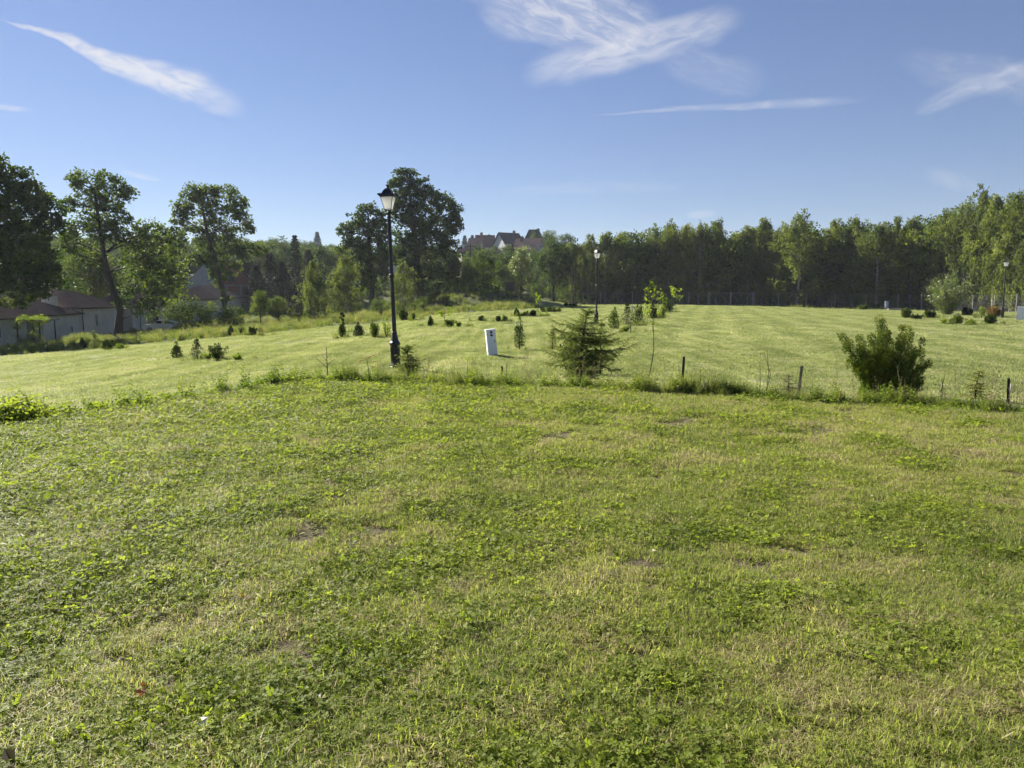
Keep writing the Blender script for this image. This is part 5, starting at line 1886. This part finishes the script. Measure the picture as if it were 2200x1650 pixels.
# ------------------------------------------------------------------ utility cabinets
def cabinet(px, py, h, w, dpt, rz, lean, label, marks):
    p = G(px, py)
    root = thing('utility_cabinet', p - np.array([0, 0, .02]), label, 'utility cabinet')
    root.rotation_euler = (0, lean, rz)
    mb = MB()
    mb.box((0, 0, h * .5 - .05), (w, dpt, h)); mb.build('body', MAT['cab_white'], root)
    mb = MB().box((0, 0, h - .05 + .012), (w + .03, dpt + .03, .024), taper=.94); mb.build('lid', MAT['cab_white'], root)
    zs = h * .36
    for z_, hh in ((zs + (h * .93 - zs) / 2, h * .93 - zs - .006), (zs / 2 + .015, zs - .03)):
        mb = MB().box((0, -dpt / 2 - .004, z_ - .0), (w - .035, .008, hh - .012)); mb.build('door_panel', MAT['cab_white'], root)
        mb = MB().box((w / 2 + .004, 0, z_), (.008, dpt - .035, hh - .012)); mb.build('side_panel', MAT['cab_white'], root)
    MB().box((w * .32, -dpt / 2 - .012, h * .55), (.022, .010, .06)).build('lock', MAT['black_plastic'], root)
    for zz in (h * .25, h * .8):
        MB().box((-w * .46, -dpt / 2 - .010, zz), (.014, .010, .05)).build('hinge', MAT['galv'], root)
    MB().box((0, 0, -.01), (w + .02, dpt + .02, .09)).build('plinth', MAT['concrete'], root)
    if marks:
        for q in range(marks):
            face = marks == 2
            mb = MB()
            zq = h * (.87 - .10 * q)
            th = np.linspace(0, 6.283, 14, endpoint=False)
            for (r0_, x0_) in ((.036, 0),):
                if face:
                    c_ = np.array([.01, -dpt / 2 - .010, zq]); mb.tube([c_, c_ + np.array([0, -.012, 0])], [r0_, r0_ * .9], 14)
                    mb.box((.03, -dpt / 2 - .014, zq - .026), (.05, .012, .014))
                else:
                    c_ = np.array([w / 2 + .009, -.02, zq]); mb.tube([c_, c_ + np.array([.012, 0, 0])], [r0_ * .8, r0_ * .7], 12)
            mb.build('vent', MAT['black_plastic'], root)
    return root


cabinet(1058, 766, .86, .27, .20, math.radians(14), math.radians(-5.5), 'leaning pale grey cabinet with two black vents, between the near lamp and the column thuja', 2)
cabinet(2190, 688, .98, .38, .38, math.radians(-38), math.radians(3), 'pale cabinet with three dark marks on its side, at the right edge', 3)
cabinet(1904, 664, 1.12, .45, .3, math.radians(25), 0, 'small far pale cabinet standing alone before the fence', 0)
# low concrete slab by the far cabinet
p = G(1930, 667)
o = MB().box((0, 0, .1), (2.6, .5, .22)).build('concrete_slab', MAT['concrete'])
o.location = p; tag(o, 'low pale concrete slab right of the small far cabinet', 'slab')
# little sign on post in the middle bed
p = G(1358, 690)
root = thing('bed_sign', p, 'small pale blank sheet on a post between spruce and round thuja of the middle bed', 'sign')
MB().tube([(0, 0, -.1), (0, 0, .85)], .018, 5).build('post', MAT['stake_dark'], root)
MB().box((0, -.02, .93), (.22, .03, .17)).build('sign_panel', MAT['frame_white'], root)
p = G(1355, 715)
o = MB().tube([(0, 0, -.1), (0, 0, .42)], .02, 5).build('wooden_stake', MAT['stake_dark']); o.location = p
tag(o, 'short thin stake in front of the middle bed', 'stake')
# dry branches leaning by the far lamp
p = G(2112, 694)
lp = local_px(2112, p[1], p)
o = MB().tube([lp(2106, 697), lp(2132, 670), lp(2152, 652), lp(2163, 644)], [.018, .014, .010, .004], 5).tube([lp(2132, 670), lp(2150, 660), lp(2160, 653)], [.010, .008, .003], 4).tube([lp(2118, 688), lp(2140, 690)], [.01, .004], 4).build('dry_branch', MAT['stake'])
o.location = p; tag(o, 'long dry branch leaning to the right across the dark thuja near the far lamp', 'branch')

# ------------------------------------------------------------------ wire fence and gate
def fence_run(idx, label):
    pts = [at(*FENCE[i]) for i in idx]
    o0 = pts[0]
    root = thing('wire_fence', o0, label, 'fence')
    HF = 2.0
    for i, q in enumerate(pts):
        mb = MB()
        q = q - o0
        mb.tube([q + (0, 0, -.2), q + (rng.normal(0, .02), 0, HF + .06)], .045, 6)
        mb.build('fence_post', MAT['post'], root)
    W = MB()
    V, T = [], []
    for a, b in zip(pts[:-1], pts[1:]):
        a, b = a - o0, b - o0
        for hz in (.12, 1.0, 1.97):
            W.tube([a + (0, 0, hz), b + (0, 0, hz)], .007, 3, False)
        ln = np.linalg.norm(b - a)
        n = int(ln / .11)
        for s_ in (-1, 1):
            t0 = np.linspace(0, 1, n)
            t1 = np.clip(t0 + s_ * (HF - .1) / ln * .9, 0, 1)
            frac = np.abs(t1 - t0) / ((HF - .1) / ln * .9)
            P0 = a + (b - a) * t0[:, None] + np.array([0, 0, .06])
            P1 = a + (b - a) * t1[:, None] + np.stack([0 * t0, 0 * t0, .06 + (HF - .1) * frac], 1)
            w_ = unit(b - a) * .0028
            k0 = len(V) * 4
            for u_, v_ in zip(P0, P1):
                V.append(np.array([u_ - w_, u_ + w_, v_ + w_, v_ - w_]))
    V = np.vstack(V)
    Q = np.arange(len(V)).reshape(-1, 4)
    o = link('wire_mesh', raw_mesh('wire_mesh', V, [Q], [MAT['galv']]), root)
    o['kind'] = 'stuff'
    W.build('fence_wire', MAT['galv'], root)


gi = [i for i, q in enumerate(FENCE) if q[0] in (1518, 1617)]
fence_run(range(0, gi[0] + 1), 'wire fence with grey posts before the birches, from the bank to the gate')
fence_run(range(gi[1], len(FENCE)), 'wire fence with grey posts from the gate to the right edge')
pa, pb = at(1519.5, 120.9), at(1615.5, 118.6)
root = thing('farm_gate', pa, 'double leaf metal gate with diagonal braces in the wire fence', 'gate')
v = pb - pa
mid = v * .5
for q in (v * .012, mid, v * .988):
    MB().tube([q + (0, 0, -.2), q + (0, 0, 2.1)], .06, 6).build('gate_post', MAT['post'], root)
for s0, s1, fl in ((v * .03, v * .485, 0), (v * .515, v * .97, 1)):
    mb = MB()
    z0, z1 = np.array([0, 0, .15]), np.array([0, 0, 1.98])
    c_ = (s0 + s1) / 2
    mb.tube([s0 + z1, s1 + z1], .03, 5); mb.tube([s0 + z0, s1 + z0], .02, 5)
    mb.tube([s0 + z0, s0 + z1], .022, 5); mb.tube([s1 + z0, s1 + z1], .022, 5); mb.tube([c_ + z0, c_ + z1], .018, 5)
    mb.tube([s0 + z1, c_ + z0], .02, 5)
    mb.tube([c_ + z0, s1 + z1] if fl else [c_ + z1, s1 + z0], .02, 5)
    lf = mb.build('gate_leaf', MAT['post'], root)
    mb = MB()
    ln = np.linalg.norm(s1 - s0)
    for t in np.linspace(0, 1, int(ln / .12)):
        q = s0 + (s1 - s0) * t
        for sg in (-1, 1):
            t2 = min(1, max(0, t + sg * .45)); q2 = s0 + (s1 - s0) * t2
            mb.tube([q + z0, q2 + z0 + (z1 - z0) * abs(t2 - t) / .45], .002, 3, False)
    mb.build('wire_mesh', MAT['galv'], lf)

# ------------------------------------------------------------------ dark board, poles
p = at(1096, 119)
root = thing('notice_board', p, 'dark board on two posts beside the silver willow, seen from behind', 'board', None, math.radians(6))
zb = zat(626, 119) - p[2]; zt = zat(606, 119) - p[2]
for s_ in (-1, 1):
    MB().box((s_ * .68, .05, zt / 2 - .1), (.1, .1, zt + .2)).build('post', MAT['stake'], root)
for k in range(4):
    hh = (zt - zb) / 4
    MB().box((0, -.03, zb + hh * (k + .5)), (1.5, .05, hh - .02)).build('plank', MAT['stake_dark'], root)


def util_pole(px, d, top, label, kind):
    p = at(px, d)
    h = zat(top, d) - p[2]
    root = thing('utility_pole', p, label, 'pole')
    if kind == 'A':
        mb = MB().tube([(-.9, 0, -.3), (0, 0, h)], [.18, .12], 6).tube([(.9, 0, -.3), (.1, 0, h)], [.18, .12], 6)
        mb.build('post', MAT['stake_dark'], root)
    else:
        MB().tube([(0, 0, -.3), (0, 0, h)], [.18, .12], 6).build('post', MAT['stake_dark'], root)
    for z_, w_ in ((h - .5, 2.6), (h - 1.3, 1.8)):
        MB().box((0, -.15, z_), (w_, .14, .16)).build('crossarm', MAT['stake_dark'], root)
    for k in (-1.1, -.4, .4, 1.1):
        MB().lathe([(.05, h - .42), (.08, h - .36), (.05, h - .3), (.07, h - .24), (.03, h - .16)], 6, (k, -.15, 0)).build('insulator', MAT['black_plastic'], root)


util_pole(1012, 168, 524, 'wooden pole with crossarm left of the hill houses', 'I')
util_pole(1101, 186, 524, 'double legged wooden pole before the red roofed hill house', 'A')

# ------------------------------------------------------------------ buildings
def add_window(root, c, w, h, axis, mat_f='frame_white', bars=1):
    """window standing proud of a wall; axis 'x': faces +X, 'y': faces -Y"""
    fr = MB(); t = .07
    def bx(du, dz, su, sz, dep, off):
        if axis == 'x': return (c[0] + off, c[1] + du, c[2] + dz), (dep, su, sz)
        return (c[0] + du, c[1] - off, c[2] + dz), (su, dep, sz)
    for a in ((0, h / 2, w + t, t), (0, -h / 2, w + t, t)): fr.box(*bx(*a, .08, .02))
    for a in ((-w / 2, 0, t, h - t - .004), (w / 2, 0, t, h - t - .004)): fr.box(*bx(*a, .08, .02))
    for k in range(bars): fr.box(*bx(-w / 2 + w * (k + 1) / (bars + 1), 0, .04, h - t - .006, .05, .025))
    f = fr.build('window', MAT[mat_f], root)
    mb = MB().box(*bx(0, 0, w - t - .002, h - t - .002, .02, .006)); mb.build('pane', MAT['glass_dark'], f)


def hip_roof(x0, x1, y0, y1, ze, rh, over=.35, ridge=.45):
    mb = MB()
    X0, X1, Y0, Y1 = x0 - over, x1 + over, y0 - over, y1 + over
    hw = min(X1 - X0, Y1 - Y0) / 2
    if (Y1 - Y0) >= (X1 - X0):
        r = [((X0 + X1) / 2, Y0 + hw * .95), ((X0 + X1) / 2, Y1 - hw * .95)]
    else:
        r = [(X0 + hw * .95, (Y0 + Y1) / 2), (X1 - hw * .95, (Y0 + Y1) / 2)]
    t = .14
    V = [(X0, Y0, ze), (X1, Y0, ze), (X1, Y1, ze), (X0, Y1, ze), (X0, Y0, ze + t), (X1, Y0, ze + t), (X1, Y1, ze + t), (X0, Y1, ze + t),
         (*r[0], ze + rh), (*r[1], ze + rh)]
    Q = [(3, 2, 1, 0), (0, 1, 5, 4), (1, 2, 6, 5), (2, 3, 7, 6), (3, 0, 4, 7)]
    if (Y1 - Y0) >= (X1 - X0):
        T = [(4, 5, 8), (6, 7, 9)]; Q += [(5, 6, 9, 8), (7, 4, 8, 9)]
    else:
        T = [(5, 6, 9), (7, 4, 8)]; Q += [(4, 5, 9, 8), (6, 7, 8, 9)]
    return mb.add(V, Q, T), r


def low_house(y0, y1, ze, rh, label, windows=(), chim=None, door=None, xf=-49.0, depth=7.0, pipe=None, x_back=None):
    zb = float(min(ground_z(xf, y0), ground_z(xf, y1))) - .5
    org = np.array([xf, (y0 + y1) / 2, zb])
    root = thing('low_house', org, label, 'house', 'row of low rendered houses')
    L_ = y1 - y0
    hz = ze - zb
    MB().box((-depth / 2, 0, hz / 2), (depth, L_ - .02, hz)).build('wall', MAT['plaster'], root)
    mb, r = hip_roof(-depth, 0, -L_ / 2, L_ / 2, hz + .003, rh)
    rf = mb.build('roof', MAT['shingle'], root)
    for (wy, wz, ww, wh) in windows: add_window(root, (0.0, wy - org[1], wz - zb), ww, wh, 'x')
    if door:
        wy, wz, ww, wh = door
        MB().box((.03, wy - org[1], wz - zb), (.06, ww, wh)).build('door', MAT['door_brown'], root)
    if chim:
        for (cx, cy, cw, ct) in chim:
            ch = MB().box((cx, cy - org[1], (ct - zb + hz) / 2), (cw, cw * 1.1, ct - zb - hz + .6)).build('chimney', MAT['plaster'], rf)
            MB().box((cx, cy - org[1], ct - zb + .34), (cw + .16, cw * 1.1 + .16, .1)).build('chimney_cap', MAT['concrete'], root)
    if pipe: MB().tube([(.08, pipe - org[1], .3), (.08, pipe - org[1], hz)], .05, 6).build('drainpipe', MAT['stake_dark'], root)
    MB().tube([(.42, -L_ / 2 - .3, hz + .04), (.42, L_ / 2 + .3, hz + .04)], .07, 6).build('gutter', MAT['stake_dark'], root)
    return root


low_house(70.5, 79.6, -.95, 1.5, 'low house at the far left, cut by the photo edge below the maple', [(75, -2.2, .9, 1.1)], xf=-50.2)
low_house(80.4, 87.3, -.75, 1.7, 'low rendered house with small slit window and chimney, second from the left', [(85.6, -2.55, .45, 1.0)], chim=[(-2.6, 86.2, 1.1, 1.0)])
low_house(87.5, 96.2, -.15, 2.0, 'low rendered house with narrow window, left of the leaning maple trunk', [(90.8, -1.55, .55, 1.35)], pipe=87.8)
low_house(96.4, 99.2, -.4, 1.2, 'narrow recessed house part with brown door behind the leaning maple trunk', door=(98.0, -2.3, 1.6, 2.6), xf=-50.5)
low_house(99.4, 110.4, -.25, 1.9, 'low house behind the parked white car with drainpipe and small window', [(106.5, -1.9, .6, 1.5)], pipe=101.4)
low_house(110.6, 127.5, .6, 2.4, 'longer low house with light brown roof behind the big round bush', [(118, -.8, .7, 1.2)], depth=9)
low_house(128, 143, .75, 2.2, 'last low house of the row beneath the brick shell', depth=9)
low_house(92, 103, 1.0, 2.0, 'house of the back row with peaked roof behind the chimneys', chim=[(-1.5, 94, 1.6, 3.1), (-1.5, 96.8, 1.6, 3.1)], xf=-57.5, depth=9)
low_house(80, 90, .2, 1.6, 'house of the back row under the maple, left of the chimneys', xf=-58.5, depth=9)
# vine-covered pergola at the second house
p = np.array([-48.0, 77.5, float(ground_z(-48, 77.5))])
root = thing('vine_pergola', p, 'vine covered frame against the second low house at far left', 'pergola')
for q in ((-1.2, -1.0), (1.0, -1.0), (-1.2, 1.6), (1.0, 1.6)):
    MB().box((q[0], q[1], 1.2), (.1, .1, 2.5)).build('post', MAT['stake_dark'], root)
mb = MB()
for k in range(5): mb.box((0, -1.2 + k * .75, 2.5), (2.8, .08, .08))
mb.build('beam', MAT['stake_dark'], root)
L = Leaves()
n = 46
C = np.concatenate([np.stack([rng.uniform(-1.3, 1.2, n // 2), rng.uniform(-1.4, -.8, n // 2), rng.uniform(.2, 2.7, n // 2)], 1), np.stack([rng.uniform(-1.4, 1.4, n // 2), rng.uniform(-1.3, 2, n // 2), rng.uniform(2.3, 2.9, n // 2)], 1)])
clump_leaves(L, C, np.full(len(C), .4), 60, .14)
link('vine_leaves', L.mesh('vine_leaves', MAT['weed']), root)


def gable_house(px, d, zr, l, w, wallh, rh, yaw, wmat, rmat, label, chim=(), wins=(), over=.5, name='hill_house', hip=0.0, cat='house', group='houses on the hill', lower=None):
    """ridge along local X; gables at the ends; zr = world height of the ridge"""
    p = at(px, d)
    hz = zr - rh - p[2]
    root = thing(name, p, label, cat, group, yaw)
    V = [(-l / 2, -w / 2, -1.5), (l / 2, -w / 2, -1.5), (l / 2, w / 2, -1.5), (-l / 2, w / 2, -1.5),
         (-l / 2, -w / 2, hz), (l / 2, -w / 2, hz), (l / 2, w / 2, hz), (-l / 2, w / 2, hz), (-l / 2 + hip * .9, 0, hz + rh * .97), (l / 2 - hip * .9, 0, hz + rh * .97)]
    mb = MB().add(V, [(0, 1, 5, 4), (1, 2, 6, 5), (2, 3, 7, 6), (3, 0, 4, 7)], [(4, 5, 6)[:0] or (5, 6, 9), (7, 4, 8)])
    mb.build('wall', MAT[wmat], root)
    if lower: MB().box((0, 0, lower / 2 - .5), (l + .06, w + .06, lower + 1)).build('rendered_plinth', MAT['plaster_white'], root)
    o, t = over, .16
    k = rh / (w / 2)
    rx = l / 2 + o
    V = []
    for zz in (0, t):
        V += [(-rx, -w / 2 - o, hz - o * k + zz + .02), (rx, -w / 2 - o, hz - o * k + zz + .02), (rx, w / 2 + o, hz - o * k + zz + .02), (-rx, w / 2 + o, hz - o * k + zz + .02),
              (-rx + hip, 0, hz + rh + zz + .02), (rx - hip, 0, hz + rh + zz + .02)]
    Q = [(6, 7, 11, 10), (8, 9, 10, 11), (1, 0, 4, 5), (3, 2, 5, 4), (0, 1, 7, 6), (2, 3, 9, 8), (1, 2, 8, 7)[:0] or (0, 6, 10, 4), (1, 5, 11, 7), (2, 8, 11, 5), (3, 4, 10, 9)]
    T = [(6, 10, 9), (7, 8, 11)] if hip else []
    rf = MB().add(V, Q, T).build('roof', MAT[rmat], root)
    for (cx, cy, cw, ch_) in chim:
        MB().box((cx, cy, hz + rh + ch_ / 2 - .6), (cw, cw, ch_ + 1.2)).build('chimney', MAT['tile_brown'] if 'tile' in rmat else MAT['brick'], rf)
    for (wx, wy, wz, ww, wh, ax) in wins:
        add_window(root, (wx, wy, hz + wz), ww, wh, ax)
    return root, hz


root, hz = gable_house(478, 152, zat(561, 150), 15, 8.6, 3, 4.6, math.radians(-52), 'brick', 'tin', 'unfinished red brick house shell with grey tin roof behind the low houses',
                       wins=(), name='brick_house', over=.9, group=None, lower=3.1)
for (wy, wz, ww, wh) in ((-.2, 1.3, 1.3, 1.5), (2.6, -1.2, 1.0, 1.3)):
    MB().box((7.5, wy, hz + wz), (.06, ww, wh)).build('window_opening', MAT['glass_dark'], root)
MB().box((7.52, 0, hz - .1), (.08, 8.62, .22)).build('concrete_band', MAT['concrete'], root)
for wy in (-4.2, -1.2, 1.4, 4.2):
    MB().box((7.55, wy, hz - 1.4), (.08, .24, 2.4)).build('concrete_post', MAT['concrete'], root)
gable_house(232, 135, zat(600, 135), 8, 6, 3, 2.6, math.radians(-60), 'plaster', 'tin', 'small tin roofed shed showing left of the leaning maple trunk', name='tin_shed', group=None, cat='shed')

gable_house(1136, 250, zat(513, 250), 8.2, 7.5, 5, 4.0, math.radians(-24), 'plaster_white', 'tile_red', 'hill house with faded red tile roof and white gable to the right',
            chim=((-2.2, -.6, .9, .8),), wins=((4.1, 0, 1.2, 1.0, 1.2, 'x'), (-1.5, -3.75, -1.4, 1.2, 1.3, 'y')))
gable_house(1093, 272, zat(501, 272), 7.5, 8.5, 5, 4.2, math.radians(32), 'plaster_white', 'tile_dark', 'hill house with dark roof, white front and a chimney pipe, middle of the hill houses',
            chim=((2.4, .3, .7, 1.0),), wins=((-1.6, -4.25, -1.2, 1.8, 1.4, 'y'), (1.4, -4.25, -1.2, 1.2, 1.4, 'y')))
gable_house(1146, 292, zat(494, 292), 9.0, 9.5, 5, 6.0, math.radians(4), 'plaster', 'tile_dark', 'hill house with steep dark hipped roof standing highest on the hill',
            chim=((1.6, 0, 1.1, .5),), hip=3.2)
gable_house(1043, 286, zat(506, 286), 6.2, 7, 5, 4.0, math.radians(8), 'plaster_white', 'tile_brown', 'hill house with brown red roof and tall pale chimney, leftmost on the skyline',
            chim=((-1.4, -.8, .9, 1.0), (1.4, 0, .8, .4)), wins=((-1.2, -3.5, -1.2, 1.1, 1.2, 'y'),))
gable_house(1023, 280, zat(512, 280), 4.2, 5, 5, 3.2, math.radians(-12), 'plaster_white', 'tile_red', 'low annex with pale red roof joined to the left of the brown roofed hill house', wins=((0, -2.5, -1.2, 1.2, 1.2, 'y'),))
gable_house(1002, 200, zat(533, 200), 3.2, 4, 5, 1.2, math.radians(20), 'concrete', 'tile_red', 'grey house with narrow red roof edge, just right of the tallest tree', wins=((0, -2, -1.4, 1.0, 1.2, 'y'),))
gable_house(868, 190, zat(537, 190), 7, 7, 4, 2.4, math.radians(10), 'plaster_white', 'tile_brown', 'pale house glimpsed through the tallest dark tree', wins=((0, -3.5, -1.2, 1.0, 1.2, 'y'),))

# ------------------------------------------------------------------ parked car
p = at(352, 92)
root = thing('parked_car', p, 'white car half hidden by tall weeds before the low houses', 'car', None, math.radians(12))
V, Q = [], []
prof = [(-2.1, .35), (-2.15, .75), (-1.95, .92), (-1.1, 1.0), (-.45, 1.43), (.75, 1.46), (1.55, 1.05), (2.05, .98), (2.12, .6), (2.05, .33)]
n = len(prof)
for s_, k in ((-.84, 1), (-.78, .96), (.78, .96), (.84, 1)):
    pass
rows = [(-.82, 0), (-.86, 1), (.86, 1), (.82, 0)]
for y_ in (-.85, .85):
    for (x_, z_) in prof:
        yy_ = y_ * (1.0 if z_ < 1.02 else .80)
        V.append((x_, yy_, z_))
Q = [(i, i + 1, n + i + 1, n + i) for i in range(n - 1)] + [(n - 1, 0, n, 2 * n - 1)]
mb = MB().add(V, Q)
c0_, c1_ = [(0, 0, .6)], None
mb.add([(*[0, -.85], .65)] + [tuple(v) for v in V[:n]], (), [(0, 1 + (i + 1) % n, 1 + i) for i in range(n)])
mb.add([(*[0, .85], .65)] + [tuple(v) for v in V[n:]], (), [(0, 1 + i, 1 + (i + 1) % n) for i in range(n)])
mb.build('body', MAT['car_white'], root)
def glass(pts):
    return link('car_window', raw_mesh('car_window', np.array(pts, float), [np.array([(0, 1, 2, 3)])], [MAT['glass_dark']]), root)
glass([(-1.06, -.66, 1.04), (-1.06, .66, 1.04), (-.50, .6, 1.42), (-.50, -.6, 1.42)])
glass([(.80, -.6, 1.45), (.80, .6, 1.45), (1.50, .66, 1.10), (1.50, -.66, 1.10)])
for s_ in (-1, 1):
    glass([(-.95, s_ * .80, 1.05), (.0, s_ * .80, 1.05), (.0, s_ * .72, 1.38), (-.45, s_ * .72, 1.38)])
    glass([(.08, s_ * .80, 1.05), (1.3, s_ * .80, 1.05), (.75, s_ * .72, 1.38), (.08, s_ * .72, 1.38)])
    for wx in (-1.35, 1.35):
        w_ = MB().tube([(wx, s_ * .70, .32), (wx, s_ * .88, .32)], .32, 14).build('wheel', MAT['tyre'], root)
        MB().tube([(wx, s_ * .87, .32), (wx, s_ * .895, .32)], .19, 12).build('rim', MAT['galv'], w_)
    MB().box((-2.12, s_ * .6, .72), (.06, .3, .16)).build('headlight', MAT['frame_white'], root)

# ------------------------------------------------------------------ haze
HAZE = 0.00018
m, nt, out = new_mat('haze_air')
pv = N(nt, 'ShaderNodeVolumePrincipled', i_Density=HAZE, i_Anisotropy=.1)
pv.inputs['Color'].default_value = (.80, .88, 1.0, 1)
nt.links.new(pv.outputs[0], out.inputs['Volume'])
if HAZE > 0:
    o = MB().box((0, 1500, 60 - 8), (8600, 9400, 120)).build('haze', m)
    tag(o, kind='stuff')
